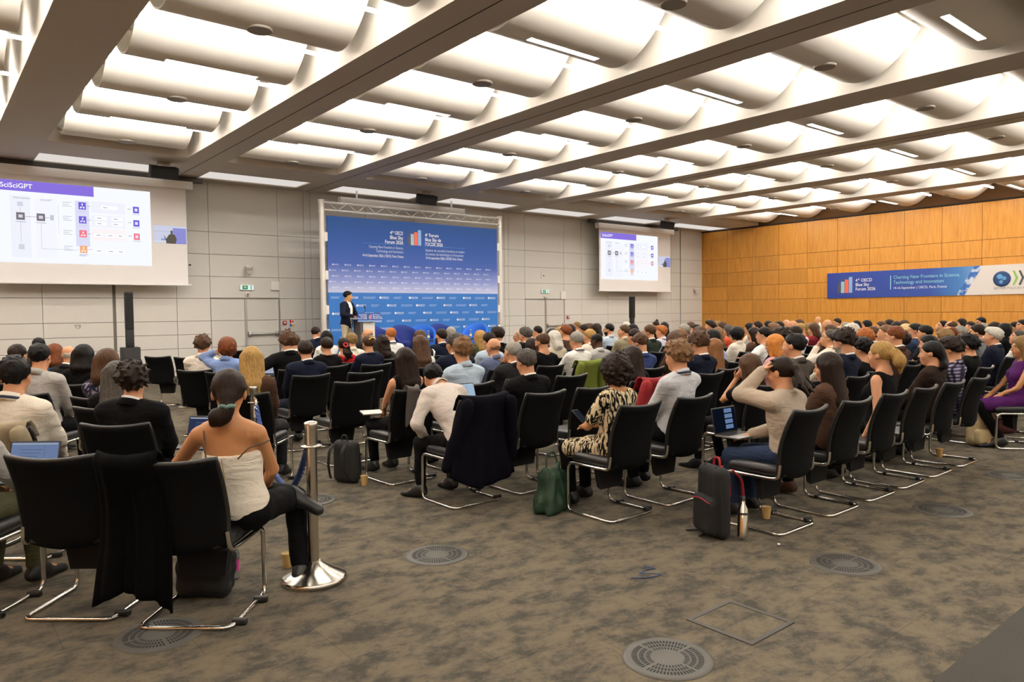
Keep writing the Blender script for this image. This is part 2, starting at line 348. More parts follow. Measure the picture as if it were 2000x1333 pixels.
# ================================================================ chairs
blackf = mat('chair_fabric', '#090909', .9, bump=(300, .3), var=.15, spec=.12)
vinyl = mat('chair_vinyl', '#0b0a0a', .42, bump=(120, .15), spec=.5)
trimm = mat('chair_trim', '#151413', .42)
chrome = mat('chrome', '#d6d2cc', .14, 1.0)
blkpl = mat('black_plastic', '#151414', .45)
pouchm = mat('pouch_mesh', '#080808', .9)
def back_y(z): return -.235-(z-.45)*.28-.03*math.sin(max(0, min(1, (z-.45)/.45))*math.pi)*-1
def chair_meshes():
    # backrest
    nu, nv = 14, 12; Vf = []; Vb = []; z0, z1 = .415, .885
    for j in range(nv+1):
        v = j/nv
        for i in range(nu+1):
            u = -1+2*i/nu; hw = .232*(1-.10*max(0, .35-v)*1.5)*(1-.04*v)
            zt = z0+(z1-z0)*v; z = zt-(.020*(1-u*u) if v > .8 else 0)*((v-.8)/.2 if v > .8 else 0)-(.03*(1-u*u))*(1-v)**3
            y = back_y(z)+.045*u*u
            Vf.append((u*hw, y+.015, z)); Vb.append((u*hw, y-.015, z))
    mb = MB(); V = Vf+Vb; o = len(Vf); w_ = nu+1; F = []
    for j in range(nv):
        for i in range(nu):
            a = j*w_+i; F.append((a+1, a, a+w_, a+w_+1)); F.append((o+a, o+a+1, o+a+w_+1, o+a+w_))
    for i in range(nu): F.append((i, i+1, o+i+1, o+i)); t = nv*w_+i; F.append((t+1, t, o+t, o+t+1))
    for j in range(nv): a = j*w_; F.append((a, o+a, o+a+w_, a+w_)); a += nu; F.append((o+a, a, a+w_, o+a+w_))
    mb.add(V, F, 0, True); back = mb.mesh('backrest', blackf)
    top = [Vector(Vf[nv*w_+i])*.5+Vector(Vb[nv*w_+i])*.5+Vector((0, 0, .002)) for i in range(nu+1)]
    lef = [Vector(Vf[j*w_])*.5+Vector(Vb[j*w_])*.5 for j in range(nv)]; rig = [Vector(Vf[j*w_+nu])*.5+Vector(Vb[j*w_+nu])*.5 for j in range(nv)]
    tr = MB(); tr.tube(lef+top+rig[::-1], .0148, 8); trim = tr.mesh('edge_trim', trimm)
    # seat
    mb = MB(); V = []; n = 40
    def sq(t, a, c, e=.32):
        ct, st = math.cos(t), math.sin(t); return (a*math.copysign(abs(ct)**e, ct), c*math.copysign(abs(st)**e, st))
    prof = [(.94, -.03), (.985, -.025), (1.0, .0), (.99, .025), (.93, .04), (.6, .036), (.02, .032)]
    for sc, dz in prof:
        for k in range(n):
            x, y = sq(2*math.pi*k/n, .232*sc, .235*sc); V.append((x, y+.01, .432+dz-.02*max(0, (y-.12)/.12)**2+.008*abs(x)/.23))
    F = [(l*n+i, l*n+(i+1) % n, (l+1)*n+(i+1) % n, (l+1)*n+i) for l in range(len(prof)-1) for i in range(n)]; F.append(tuple(range(n-1, -1, -1)))
    mb.add(V, F, 0, True); seat = mb.mesh('seat', vinyl)
    # frame
    x = .238; r = .0122; q = []
    for sgn in (1, -1):
        p = [(sgn*(x-.014), back_y(.50)+.035, .50), (sgn*(x-.004), back_y(.43)+.03, .40), (sgn*x, -.10, .398), (sgn*x, .235, .400), (sgn*x, .245, r), (sgn*x, -.22, r), (0, -.22, r)]
        q.append(p)
    path = q[0]+q[1][::-1][1:]
    fr = MB(); fr.tube(path, r, 9, fil=.06); frame = fr.mesh('frame', chrome)
    cl = MB(); cl.box(x-.02, x+.055, .12, .155, .004, .034, bev=.006); clip1 = cl.mesh('link_clip', blkpl)
    cl = MB(); cl.box(x-.02, x+.055, -.17, -.135, .004, .034, bev=.006); clip2 = cl.mesh('link_clip', blkpl)
    po = MB(); V = [(-.15, .05, .405), (.15, .05, .405), (.13, .03, .22), (-.13, .03, .22), (-.15, -.01, .40), (.15, -.01, .40), (.12, .0, .20), (-.12, .0, .20)]
    po.add(V, [(0, 1, 2, 3), (5, 4, 7, 6), (0, 3, 7, 4), (1, 5, 6, 2), (3, 2, 6, 7), (1, 0, 4, 5)]); pouch = po.mesh('book_pouch', pouchm)
    un = MB(); un.box(-.20, .20, -.17, .19, .388, .404); under = un.mesh('seat_pan', blkpl)
    ar = []
    for sgn in (-1, 1):
        a = MB(); a.tube([(sgn*.25, .17, .41), (sgn*.265, .17, .62)], .014, 8); a.tube([(sgn*.265, -.16, .63), (sgn*.265, .0, .645), (sgn*.265, .20, .62)], .02, 8, flat=(.024, .013)); ar.append(a.mesh('armrest', blkpl))
    return dict(backrest=back, edge_trim=trim, seat=seat, frame=frame, link_clip=[clip1, clip2], book_pouch=pouch, seat_pan=under, armrest=ar)
CM = chair_meshes()
def chair(x, y, face, label, group='black cantilever conference chairs', arms=False, simple=False):
    t = empty('conference_chair', (x, y, 0), face); tag(t, label, 'chair', group)
    b = link('backrest', CM['backrest'], None, t); link('edge_trim', CM['edge_trim'], None, b)
    link('seat', CM['seat'], None, t); link('frame', CM['frame'], None, t)
    if not simple:
        link('seat_pan', CM['seat_pan'], None, t); link('book_pouch', CM['book_pouch'], None, t)
        for c in CM['link_clip']: link('link_clip', c, None, t)
    if arms:
        for a in CM['armrest']: link('armrest', a, None, t)
    return t
# ================================================================ stage, lectern, backdrop
stg = mat('stage_carpet', '#4a4844', .95, bump=(200, .3))
st = MB().box(7.4, 16.2, 15.7, 19.6, 0, .40).build('stage_platform', stg); tag(st, 'low grey stage platform in front of the blue backdrop', 'stage')
# backdrop wall
bd = empty('event_backdrop', (11.77, 18.6, .40)); tag(bd, 'large printed blue event backdrop hung in an aluminium truss frame', 'backdrop')
m, nt, b = newmat('backdrop_print')
tc = N(nt, 'ShaderNodeTexCoord'); sp = N(nt, 'ShaderNodeSeparateXYZ'); nt.links.new(tc.outputs['Object'], sp.inputs[0])
mr = N(nt, 'ShaderNodeMapRange'); mr.inputs['From Min'].default_value = 0; mr.inputs['From Max'].default_value = 3.9; nt.links.new(sp.outputs[2], mr.inputs['Value'])
k_ = 1.8/3.9
o = ramp(nt, mr.outputs[0], [(0, lin('#226cba')), (k_-.002, lin('#2468b4')), (k_+.002, lin('#bcc2de')), (k_+.08, lin('#8290c8')), (k_+.20, lin('#3453a2')), (.82, lin('#164a98')), (1, lin('#0a4890'))])
nt.links.new(o, b.inputs['Base Color']); b.inputs['Roughness'].default_value = .65
MB().box(-2.96, 2.96, -.02, .02, 0, 3.90).build('printed_sheet', m, bd)
wht = mat('print_white', '#f2f2f4', .7); wht2 = mat('print_palewhite', '#c9d3ea', .7); ltb = mat('print_line', '#4f7fd0', .7)
gy = -.024; RX = (R(90), 0, 0)
def bx(x): return x-11.77
# px-derived text layout in metres above the stage
def T(body, x, z, size, mm, bold=0, al='LEFT', width=None):
    o = text('lettering', body, size, mm, bd, (x, gy, z), RX, bold, al)
    if width:
        co = [v.co.x for v in o.data.vertices]; o.scale.x = width/(max(co)-min(co))
    return o
for k, (l, wv) in enumerate((('OECD', .27), ('Blue Sky', .44), ('Forum 2026', .60))): T(l, -.56, 3.50-.135*k, .145, wht, .012, 'RIGHT', wv)
T('4', -.93, 3.50, .145, wht, .012, 'RIGHT'); T('th', -.925, 3.555, .075, wht, .012, 'LEFT')
for k, (l, wv) in enumerate((('Forum', .34), ('Blue Sky de', .57), ("l'OCDE 2026", .63))): T(l, .20+(.14 if k == 0 else 0), 3.50-.135*k, .145, wht, .012, 'LEFT', wv)
T('4', .20, 3.50, .145, wht, .012, 'LEFT'); T('e', .275, 3.56, .075, wht, .012, 'LEFT')
for k, (l, wv) in enumerate((('Charting New Frontiers in Science,', 1.13), ('Technology and Innovation', .90))): T(l, -.56, 3.08-.115*k, .11, wht2, 0, 'RIGHT', wv)
T('14-16 September 2026 | OECD, Paris, France', -.56, 2.83, .105, wht, .004, 'RIGHT', 1.33)
for k, (l, wv) in enumerate((('Explorer de nouvelles frontières en matière', 1.44), ("de science, de technologie et d'innovation", 1.40))): T(l, .21, 3.06-.115*k, .11, wht2, 0, 'LEFT', wv)
T('14-16 septembre 2026 | OCDE, Paris, France', .21, 2.83, .105, wht, .004, 'LEFT', 1.35)
MB().box(-1.89, -.50, gy-.001, gy, 3.205, 3.215).build('rule_line', ltb, bd); MB().box(.16, 1.66, gy-.001, gy, 3.205, 3.215).build('rule_line', ltb, bd)
def logo_bars(par, x, z, wv, hv, ax='x', y=-.026):
    cols = ['#4a5068', '#a8c4c8', '#f06a50', '#8fb3e0']; hs = [.55, .72, .85, 1.0]
    for k in range(4):
        a = x+wv*k/4+.004*wv/.5; c = x+wv*(k+1)/4-.01*wv/.5
        MB().box(a, c, y-.002, y, z, z+hv*hs[k]).build('logo_bar', mat('logo_%d' % k, cols[k], .6), par)
    nA = 40; V = [(x, y+.0015, z)]
    mb = MB(); pts = []
    for i in range(nA+1):
        a = math.pi/2+math.pi/2*i/nA; pts.append((x+wv*.52+wv*.52*math.cos(a), y+.0012, z+hv*.45+hv*.55*math.sin(a)))
    V = [(x+wv*.52, y+.0012, z)]+pts+[(x, y+.0012, z)]
    mb.add(V, [(0, i, i+1) for i in range(1, len(V)-1)]).build('logo_globe', mat('logo_globe', '#2f4a86', .6), par)
logo_bars(bd, -.43, 3.22, .50, .46)
# repeated emblem rows
def emblem_row(words, xs, z, size, mm, name='emblem_row'):
    me = []; vs_ = []; fs = []; off = 0
    for wd_, x in zip(words, xs):
        t = text_mesh(wd_, size, .006); nv = len(t.vertices); co = np.empty(nv*3, np.float32); t.vertices.foreach_get('co', co); co = co.reshape(-1, 3)
        for v in co: vs_.append((x+size*1.35+v[0]*.9, 0, v[1]))
        for p in t.polygons: fs.append(tuple(off+i for i in p.vertices))
        off += nv
        for (cx, rr_, n_) in ((size*.45, size*.42, 10),):
            c0 = off
            for i in range(n_): vs_.append((x+cx+rr_*math.cos(2*math.pi*i/n_), 0, size*.36+rr_*math.sin(2*math.pi*i/n_)))
            fs.append(tuple(range(c0, c0+n_))); off += n_
        for q in (0, .26):
            c0 = off; x1 = x+size*(.93+q)
            for (a, c) in ((0, 0), (.10, 0), (.24, .36), (.10, .72), (0, .72), (.14, .36)): vs_.append((x1+a*size, 0, c*size))
            fs += [(c0, c0+1, c0+2, c0+5), (c0+5, c0+2, c0+3, c0+4)]; off += 6
    mesh = bpy.data.meshes.new(name); mesh.from_pydata(vs_, [], fs); mesh.materials.append(mm)
    return link(name, mesh, None, bd, (0, gy, z))
for r_ in range(5):
    x0 = (-2.84, -2.93)[r_ % 2]; xs = [x0+i*.380 for i in range(16)]; xs = [x for x in xs if x < 2.70]; wds = [('OECD', 'OCDE')[r_ % 2]]*len(xs)
    emblem_row(wds, xs, 2.55-.158*r_, .054, mat('print_fade%d' % r_, ['#d8def0', '#d4d9ef', '#d6daf0', '#dfe2f3', '#e6e8f5'][r_], .7))
for r_ in range(8):
    z = 1.63-.225*r_; xs = []; wds = []; tg = []; x = -1.39+.245*r_; k = r_
    while x > -3.2: x -= .985; k += 1
    while x < 2.95:
        if -2.93 < x < 2.62: xs.append(x); wds.append(('OECD', 'OCDE')[k % 2])
        if -2.93 < x+.47 < 2.6: tg.append((x+.47, k))
        x += .985; k += 1
    emblem_row(wds, xs, z, .082, wht)
    for tx, k in tg:
        for q in (0, 1): MB().box(tx, min(tx+(.40 if k % 2 else .27)-.03*q, 2.93), gy-.001, gy, z+.040-.035*q, z+.049-.035*q).build('tagline_strip', wht2, bd)
alu = mat('truss_aluminium', '#e2dfd8', .35, .35)
for sx in (-3.10, 3.09):
    po = MB(); po.tube([(sx, 0, 0), (sx, 0, 3.98)], .075, 14); p = po.build('truss_post', alu, bd)
    MB().lathe([(.09, 3.95), (.09, 4.0), (.08, 4.02), (.08, 4.26), (.09, 4.28), (.09, 4.32)], 12, (sx, 0, 0)).build('post_head', alu, p)
    for z in (.55, 1.2, 2.15, 3.2): MB().box(min(sx, sx*.955), max(sx, sx*.955), -.05, -.02, z, z+.24).build('sheet_clamp', mat('clamp_white', '#e6e3dc', .5), p)
tb = MB()
for z in (4.05, 4.26):
    for y in (-.08, .08): tb.tube([(-3.05, y, z), (3.05, y, z)], .018, 8)
tb.build('truss_chord', alu, bd)
for k in range(20):
    x = -2.95+k*.295; MB().tube([(x, -.08, 4.05 if k % 2 else 4.26), (x+.295, -.08, 4.26 if k % 2 else 4.05)], .009, 6).build('truss_brace', alu, bd)
# lectern
le = empty('lectern', (8.78, 16.5, .40)); tag(le, 'white lectern with blue printed front sign on stage', 'lectern')
lw = mat('lectern_white', '#d9d5cd', .5); lg = mat('lectern_grey', '#4b4a4c', .5)
MB().box(-.13, .21, -.16, .16, 0, 1.05, bev=.01).build('column', lw, le)
MB().box(-.21, -.13, -.18, .18, 0, 1.05).build('side_panel', lg, le)
MB().box(-.26, .30, -.24, .22, 0, .03, bev=.01).build('foot', lw, le)
MB().box(-.30, .34, -.2, .28, 1.06, 1.10, bev=.01).build('top', lw, le)
sg = MB().box(-.30, .34, -.235, -.215, 1.02, 1.22).build('sign', mat('sign_blue', '#2c4f9c', .6), le)
MB().box(-.30, .34, -.237, -.213, 1.0, 1.03).build('sign_foot', mat('sign_pale', '#8fb3e0', .6), sg)
for k, l in enumerate(('4th OECD', 'Blue Sky', 'Forum 2026')): text('lettering', l, .05, wht, sg, (-.05, -.238, 1.155-.045*k), RX, .012, 'RIGHT')
for k, l in enumerate(('4e Forum', 'Blue Sky de', "l'OCDE 2026")): text('lettering', l, .05, wht, sg, (.11, -.238, 1.155-.045*k), RX, .012)
logo_bars(sg, -.02, 1.065, .10, .12, y=-.238)
MB().tube([(.05, .1, 1.10), (.06, .05, 1.28), (.02, .0, 1.36)], .008, 6, fil=.04).build('microphone_stem', blkpl, le)
MB().tube([(.02, .0, 1.36), (.0, -.03, 1.39)], .017, 8).build('microphone', blkpl, le)
# tub chairs
bl1 = mat('tub_blue_dark', '#132a78', .75, bump=(180, .2)); bl2 = mat('tub_blue', '#1f62c4', .75, bump=(180, .2))
def tub(x, y, face, m_, label):
    t = empty('tub_chair', (x, y, .40), face); tag(t, label, 'armchair', 'blue tub chairs on the stage')
    V = []; F = []; n = 25; ring_ = []
    for lay in range(7):
        v = lay/6
        for i in range(n):
            a = R(-150+300*i/(n-1)); bk = math.cos(a)
            zt = .42+.46*max(0, (bk+.55)/1.55)**.8; ro = .36+.04*v
            V.append((-(ro)*math.sin(a), -(ro+.06*v*max(0, bk))*math.cos(a), .22+(zt-.22)*v))
    nn = len(V)
    for lay in range(7):
        v = lay/6
        for i in range(n):
            p = V[lay*n+i]; V.append((p[0]*.84, p[1]*.84, p[2]+(.0 if lay < 6 else .0)))
    for lay in range(6):
        for i in range(n-1):
            a = lay*n+i; F.append((a, a+1, a+n+1, a+n)); F.append((nn+a+1, nn+a, nn+a+n, nn+a+n+1))
    for i in range(n-1): a = 6*n+i; F.append((a, a+1, nn+a+1, nn+a)); F.append((i+1, i, nn+i, nn+i+1))
    for lay in range(6): a = lay*n; F.append((a, a+n, nn+a+n, nn+a)); a += n-1; F.append((a+n, a, nn+a, nn+a+n))
    MB().add(V, F, 0, True).build('shell', m_, t)
    MB().lathe([(.10, .22), (.31, .22), (.33, .27), (.33, .40), (.30, .44), (.001, .45)], 28, (0, .02, 0)).build('seat_cushion', m_, t)
    MB().lathe([(.04, .03), (.04, .22)], 14).build('pedestal', chrome, t); MB().lathe([(.27, 0), (.27, .015), (.06, .035)], 24).build('base_disc', chrome, t)
tub(9.75, 17.35, R(200), bl1, 'dark blue tub chair nearest the lectern'); tub(10.50, 17.3, R(175), bl1, 'dark blue tub chair behind the table with glasses')
tub(11.15, 17.55, R(150), bl2, 'bright blue tub chair in the middle of the stage'); tub(11.85, 17.5, R(170), bl1, 'dark blue tub chair right of the stage centre')
tub(12.75, 17.2, R(130), bl2, 'bright blue tub chair at the right end of the stage')
gls = mat('clear_glass', '#dfe8ea', .05, trans=.9)
def low_table(x, y, label):
    t = empty('coffee_table', (x, y, .40)); tag(t, label, 'table')
    MB().lathe([(.33, .44), (.33, .47)], 28, smooth=False).build('table_top', blkpl, t); MB().lathe([(.03, .02), (.03, .44)], 12).build('stem', chrome, t); MB().lathe([(.22, 0), (.22, .015), (.03, .03)], 20).build('foot', chrome, t)
low_table(10.55, 16.6, 'small round black table with glasses before the dark tub chair'); low_table(12.1, 16.7, 'small round black table with a bottle at stage right')
def bottle(x, y, z, label, cap='#e8e2a0'):
    t = empty('water_bottle', (x, y, z)); tag(t, label, 'bottle', 'bottles and glasses on the stage tables')
    MB().lathe([(.03, 0), (.034, .02), (.034, .15), (.014, .20), (.013, .23)], 14).build('body', gls, t); MB().lathe([(.0345, .06), (.0345, .12)], 14, cap=False).build('label_band', mat('bottle_band', cap, .6), t); MB().lathe([(.016, .23), (.016, .25)], 10).build('cap', lw, t)
bottle(10.72, 16.55, .87, 'water bottle with yellow label on the left stage table'); bottle(12.2, 16.65, .87, 'water bottle with white label on the right stage table', '#e8eaf0')
for k, dx in enumerate((-.16, -.04, .06)):
    t = MB().lathe([(.026, 0), (.033, .12), (.031, .12), (.024, .006)], 12).build('drinking_glass', gls, None, (10.5+dx, 16.55+.03*k, .87)); tag(t, '%s of three clear glasses on the left stage table' % ('leftmost', 'middle', 'rightmost')[k], 'glass', 'bottles and glasses on the stage tables')
# ================================================================ column loudspeakers
spk = mat('speaker_black', '#161616', .6, bump=(300, .3))
def column(x, y, rz, label, curve=0):
    t = empty('column_loudspeaker', (x, y, 0), rz); tag(t, label, 'loudspeaker')
    MB().box(-.18, .18, -.2, .2, 0, .93, bev=.012).build('bass_box', spk, t)
    MB().box(-.08, .08, -.07, .07, .93, 1.32, bev=.008).build('spacer', spk, t)
    MB().box(-.08, .08, -.09, .09, 1.32, 2.13, bev=.01).build('array', spk, t)
    MB().box(-.07, .07, -.094, -.09, 1.36, 2.10).build('grille', mat('grille_black', '#0e0e0e', .8), t)
column(3.63, 17.5, R(-5), 'black column loudspeaker with bass box by the left wall'); column(21.1, 18.4, R(10), 'black column loudspeaker below the right projection screen')
# ================================================================ projection screens
scw = mat('screen_fabric', '#f4f0ec', .8); cas = mat('screen_case', '#ece8e2', .5)
glow = emis('projected_white', (.93, .95, 1.0), SCREEN_E); 
def em(hexc, s_=1.0): return emis('projected_%s_%d' % (hexc.strip('#'), s_*100), lin(hexc), SCREEN_E*s_)
def screen(x0, label, px0=.08):
    t = empty('projection_screen', (x0, W-.6, 0)); tag(t, label, 'screen')
    MB().box(-.12, 4.58, -.1, .1, 4.86, 5.06, bev=.01).build('case', cas, t); MB().box(0, 4.42, -.006, .006, 2.42, 4.88).build('fabric', scw, t); MB().box(-.06, 4.50, -.03, .03, 2.38, 2.42, bev=.008).build('weight_bar', cas, t)
    px1, pz0, pz1 = 3.57, 2.86, 4.72; y = -.009; k0 = (3.57-px0)/3.49
    im = MB().box(px0, px1, y-.001, y, pz0, pz1).build('projected_slide', glow, t)
    def rect(a, c, e, f, m_, nm='slide_shape', dy=.002): return MB().box(px0+a*k0, px0+c*k0, y-dy-.001, y-dy, pz0+e, pz0+f).build(nm, m_, im)
    pu = em('#8a73de'); rect(0, 2.12, 1.62, 1.86, pu, 'title_bar')
    text('lettering', 'SciSciGPT', .15, em('#ffffff'), im, (px0+.08, y-.004, pz0+1.69), RX, .012)
    pale = em('#f0f1fb', 1.0); vp = em('#dedff6', 1.0); g2 = em('#8a8a96', .9); gr = em('#7a7580'); ln = em('#a9adbd')
    rect(.28, .70, .12, 1.52, pale); rect(.80, 1.25, .12, 1.50, em('#f5f6fd')); rect(1.68, 2.0, .42, 1.50, vp)
    text('lettering', 'Web Interface', .055, g2, im, (px0+.32, y-.004, pz0+1.45), RX); text('lettering', 'SciSciGPT', .055, g2, im, (px0+.84, y-.004, pz0+1.44), RX)
    for k, (z, c) in enumerate(((1.30, '#7466da'), (.97, '#7466da'), (.64, '#f27f90'), (.27, '#f3b081'))):
        q = rect(1.76, 1.93, z, z+.17, em(c), 'slide_icon', .004)
        mb = MB(); 
        for (ax_, az_) in ((.085, .12), (.05, .045), (.12, .045)): mb.lathe([(.018, 0), (.018, .002)], 8, (0, 0, 0)) if False else mb.box(px0+(1.76+ax_-.016)*k0, px0+(1.76+ax_+.016)*k0, y-.0075, y-.0065, pz0+z+az_-.016, pz0+z+az_+.016)
        mb.box(px0+1.842*k0, px0+1.848*k0, y-.0075, y-.0065, pz0+z+.05, pz0+z+.12); mb.box(px0+1.81*k0, px0+1.88*k0, y-.0075, y-.0065, pz0+z+.06, pz0+z+.066); mb.build('icon_glyph', em('#ffffff'), im)
        for q_ in range(2): rect(1.74, 1.95-.05*q_, z-.045-.03*q_, z-.03-.03*q_, em('#b5b6d8'))
        if k < 3:
            rect(2.05, 2.85, z-.06, z+.22, em('#f1f1fb') if k < 2 else em('#fbf3f5'), 'slide_box', .003)
            c2 = em(('#7466da', '#7466da', '#f27f90')[k]); rect(3.05, 3.20, z, z+.16, c2, 'slide_icon', .004); rect(3.09, 3.16, z+.045, z+.115, em('#e6e4fa'), 'icon_glyph', .006); rect(3.03, 3.22, z-.04, z-.028, em('#b5b6d8')); rect(2.92, 3.0, z+.085, z+.095, gr)
        for q_ in range(3): rect(1.40, 1.60-.06*(q_ % 2), z+.14-.045*q_, z+.152-.045*q_, em('#b9bac8'))
        rect(1.95, 2.04, z+.085, z+.092, gr, dy=.004)
    for (a, z) in ((2.28, 1.34), (2.13, 1.08), (2.52, 1.08), (2.13, .95), (2.52, .95), (2.10, .67), (2.38, .67), (2.62, .67), (2.10, .29), (2.38, .29), (2.62, .29)):
        rect(a, a+(.40 if z > 1.2 else .28 if z > .9 else .20), z, z+.085, em('#fdfdff'), 'slide_tile', .005); rect(a+.05, a+.15, z+.035, z+.048, em('#8a8aa8'), dy=.007)
    for a, z in ((.40, .97), (.83, .97)):
        rect(a, a+.18, z, z+.17, gr, 'slide_icon', .004); rect(a+.045, a+.135, z+.05, z+.12, em('#d8d4da'), 'icon_glyph', .006); rect(a-.02, a+.2, z-.05, z-.035, em('#b5b6c8'), dy=.004)
    rect(1.12, 1.20, 1.0, 1.12, em('#c6c8d2'), dy=.004); rect(.58, .83, 1.05, 1.058, gr, dy=.004); rect(1.01, 1.10, 1.05, 1.058, gr, dy=.004)
    rect(.485, .491, .45, .95, ln, dy=.004); rect(.485, .491, 1.16, 1.26, ln, dy=.004); rect(.915, .921, .33, .9, ln, dy=.004); rect(.915, 1.74, .33, .336, ln, dy=.004)
    rect(.43, .55, .3, .42, em('#d3d6e2'), dy=.004); rect(.43, .55, 1.28, 1.38, em('#d3d6e2'), dy=.004); rect(1.30, 1.306, .7, 1.38, em('#c6c8d8'), dy=.004)
    # picture-in-picture of the speaker
    pi = MB().box(3.62, 4.41, y-.001, y, 3.45, 3.90).build('projected_video', em('#d6d9ee', .9), t)
    def pr_(a, c, e, f, hx, k=.85, nm='video_shape'): MB().box(3.62+a, 3.62+c, y-.004, y-.003, 3.45+e, 3.45+f).build(nm, em(hx, k), pi)
    pr_(.46, .78, .0, .40, '#9a9be2'); pr_(.0, .46, .30, .305, '#9aa0c0'); pr_(.18, .36, .08, .12, '#8fa8e0'); pr_(.0, .44, .02, .06, '#ececf6')
    mb = MB(); Y = y-.005; fig = [(.30, 0), (.52, 0), (.55, .12), (.51, .22), (.45, .25), (.46, .31), (.43, .345), (.40, .31), (.41, .25), (.36, .22), (.30, .12), (.25, .2), (.24, .19), (.29, .08)]
    mb.add([(3.62+a, Y, 3.45+c) for a, c in fig], [tuple(range(len(fig)))]).build('video_figure', em('#6b6357', .8), pi)
    pr_(.415, .445, .1, .24, '#e8e6ea', .9)
    return t
screen(1.12, 'large left projection screen showing a flow diagram slide', .40); screen(20.90, 'right projection screen showing the same slide, smaller')
t = empty('screen_case', (9.74, W-.9, 4.84)); tag(t, 'rolled-up white projection screen case above the backdrop truss', 'screen')
MB().box(0, 4.38, -.09, .09, 0, .17, bev=.01).build('case_body', cas, t); MB().box(-.03, .0, -.1, .1, -.01, .18).build('end_cap', cas, t); MB().box(4.38, 4.41, -.1, .1, -.01, .18).build('end_cap', cas, t)
for dx in (.5, 3.9): MB().box(dx, dx+.05, -.02, .02, .17, .56).build('hanger', alu, t)
# dark projector slot above the screens
for x0, x1, lb in ((.7, 6.0, 'dark ceiling track above the left projection screen'), (20.5, 26.0, 'dark ceiling track above the right projection screen')):
    tag(MB().box(x0, x1, W-.52, W-.38, ZC-.14, ZC, bev=.01).build('ceiling_track', mat('track_dark', '#3b3633', .6)), lb, 'rail')
# loudspeakers hung from the ceiling
for (x, y), lb in (((4.64, 18.35), 'black monitor box hung from ceiling by the left screen'), ((11.85, 18.27), 'black monitor box hung from ceiling above the backdrop'), ((23.1, 18.3), 'black monitor box hung from ceiling by the right screen')):
    t = empty('hanging_monitor', (x, y, ZC)); tag(t, lb, 'loudspeaker', 'black boxes hung from the front ceiling')
    o = MB().box(-.30, .30, -.13, .13, -.14, .14, bev=.015).build('cabinet', spk, t, (0, 0, -.25), (R(18), 0, 0)); MB().box(-.28, .28, -.135, -.13, -.12, .12).build('grille', mat('grille_black', '#0e0e0e', .8), o)
    MB().box(-.14, .14, -.03, .03, -.13, 0).build('bracket', chrome, t)
# ================================================================ wall fixtures
wpl = mat('white_plastic', '#e9e5dd', .45); grn = mat('exit_green', '#1fa06a', .5); redp = mat('alarm_red', '#a8221e', .5)
exg = emis('exit_sign_glow', lin('#dff3ea'), 1.0)
def exit_sign(x, lb):
    t = empty('exit_sign', (x, W-.04, 2.30)); tag(t, lb, 'exit sign', 'running-man exit signs'); MB().box(-.19, .19, -.05, 0, 0, .15).build('housing', wpl, t); MB().box(-.18, .18, -.053, -.05, .01, .14).build('lit_panel', exg, t)
    MB().box(-.13, .02, -.056, -.053, .02, .13).build('green_pictogram', grn, t); MB().add([(-.09, -.058, .06), (-.07, -.058, .06), (-.05, -.058, .09), (-.03, -.058, .06), (-.01, -.058, .06), (-.04, -.058, .11), (-.07, -.058, .11)], [(0, 1, 2, 6), (2, 3, 4, 5), (2, 5, 6)]).build('white_figure', wpl, t); MB().box(.10, .13, -.056, -.053, .02, .13).build('door_mark', mat('sign_blue2', '#7fa8d8', .6), t)
exit_sign(7.24, 'lit green exit sign above the left double door'); exit_sign(18.5, 'lit green exit sign above the right double door')
def rounded(name, x, z, w_, h_, lb, cat, m_=wpl):
    t = MB().box(-w_/2, w_/2, -.09, -.035, -h_/2, h_/2, bev=.05).build(name, m_, None, (x, W, z)); tag(t, lb, cat, 'white wall access points')
rounded('wall_access_point', 8.05, 2.43, .26, .27, 'white rounded access point right of the left exit sign', 'access point'); rounded('wall_access_point', 19.45, 2.22, .28, .30, 'white rounded access point at the right door corner', 'access point')
def dome(x, z, lb):
    t = empty('dome_camera', (x, W-.04, z)); tag(t, lb, 'camera'); MB().box(-.05, .05, -.02, 0, .02, .16).build('wall_plate', wpl, t); MB().tube([(0, 0, .1), (0, -.14, .1)], .025, 8).build('arm', wpl, t)
    MB().lathe([(.10, .12), (.10, .05), (.085, .05), (.08, -.04), (.05, -.09), (.001, -.10)], 18, (0, -.16, 0)).build('dome', wpl, t); MB().lathe([(.045, -.075), (.02, -.104), (.001, -.105)], 12, (0, -.16, 0)).build('lens', spk, t)
dome(7.27, 2.84, 'white dome camera on arm above the left exit sign'); dome(27.75, 2.45, 'white dome camera on the grey wall near the wooden corner')
for x, z, lb in ((5.75, 2.96, 'small black square sensor plate beside the left screen'), (18.45, 2.96, 'small black square sensor plate above the right exit sign')):
    t = empty('wall_sensor', (x, W-.035, z)); tag(t, lb, 'sensor'); MB().box(-.12, .12, -.012, 0, -.12, .12).build('cover_plate', gm, t); MB().box(-.03, .03, -.016, -.012, -.02, .02).build('sensor_window', spk, t)
for x, z, lb in ((7.25, 2.19, 'tiny white box beneath the left exit sign'), (18.5, 2.14, 'tiny white camera beneath the right exit sign')):
    t = empty('door_sensor', (x, W-.035, z)); tag(t, lb, 'sensor'); MB().box(-.04, .04, -.08, 0, -.04, .05, bev=.01).build('body', wpl, t); MB().box(-.02, .02, -.083, -.08, -.02, .02).build('lens', spk, t)
for x, z, lb in ((8.31, 1.37, 'small red alarm call point right of the left door'), (19.7, 1.37, 'small red alarm call point right of the right door')):
    t = empty('alarm_call_point', (x, W-.035, z)); tag(t, lb, 'alarm'); MB().box(-.055, .055, -.05, 0, -.055, .055, bev=.006).build('body', redp, t); MB().box(-.028, .028, -.052, -.05, -.02, .03).build('window', wpl, t)
t = empty('safety_notice', (8.54, W-.035, 1.35)); tag(t, 'red white and yellow safety notice beside the left door', 'notice')
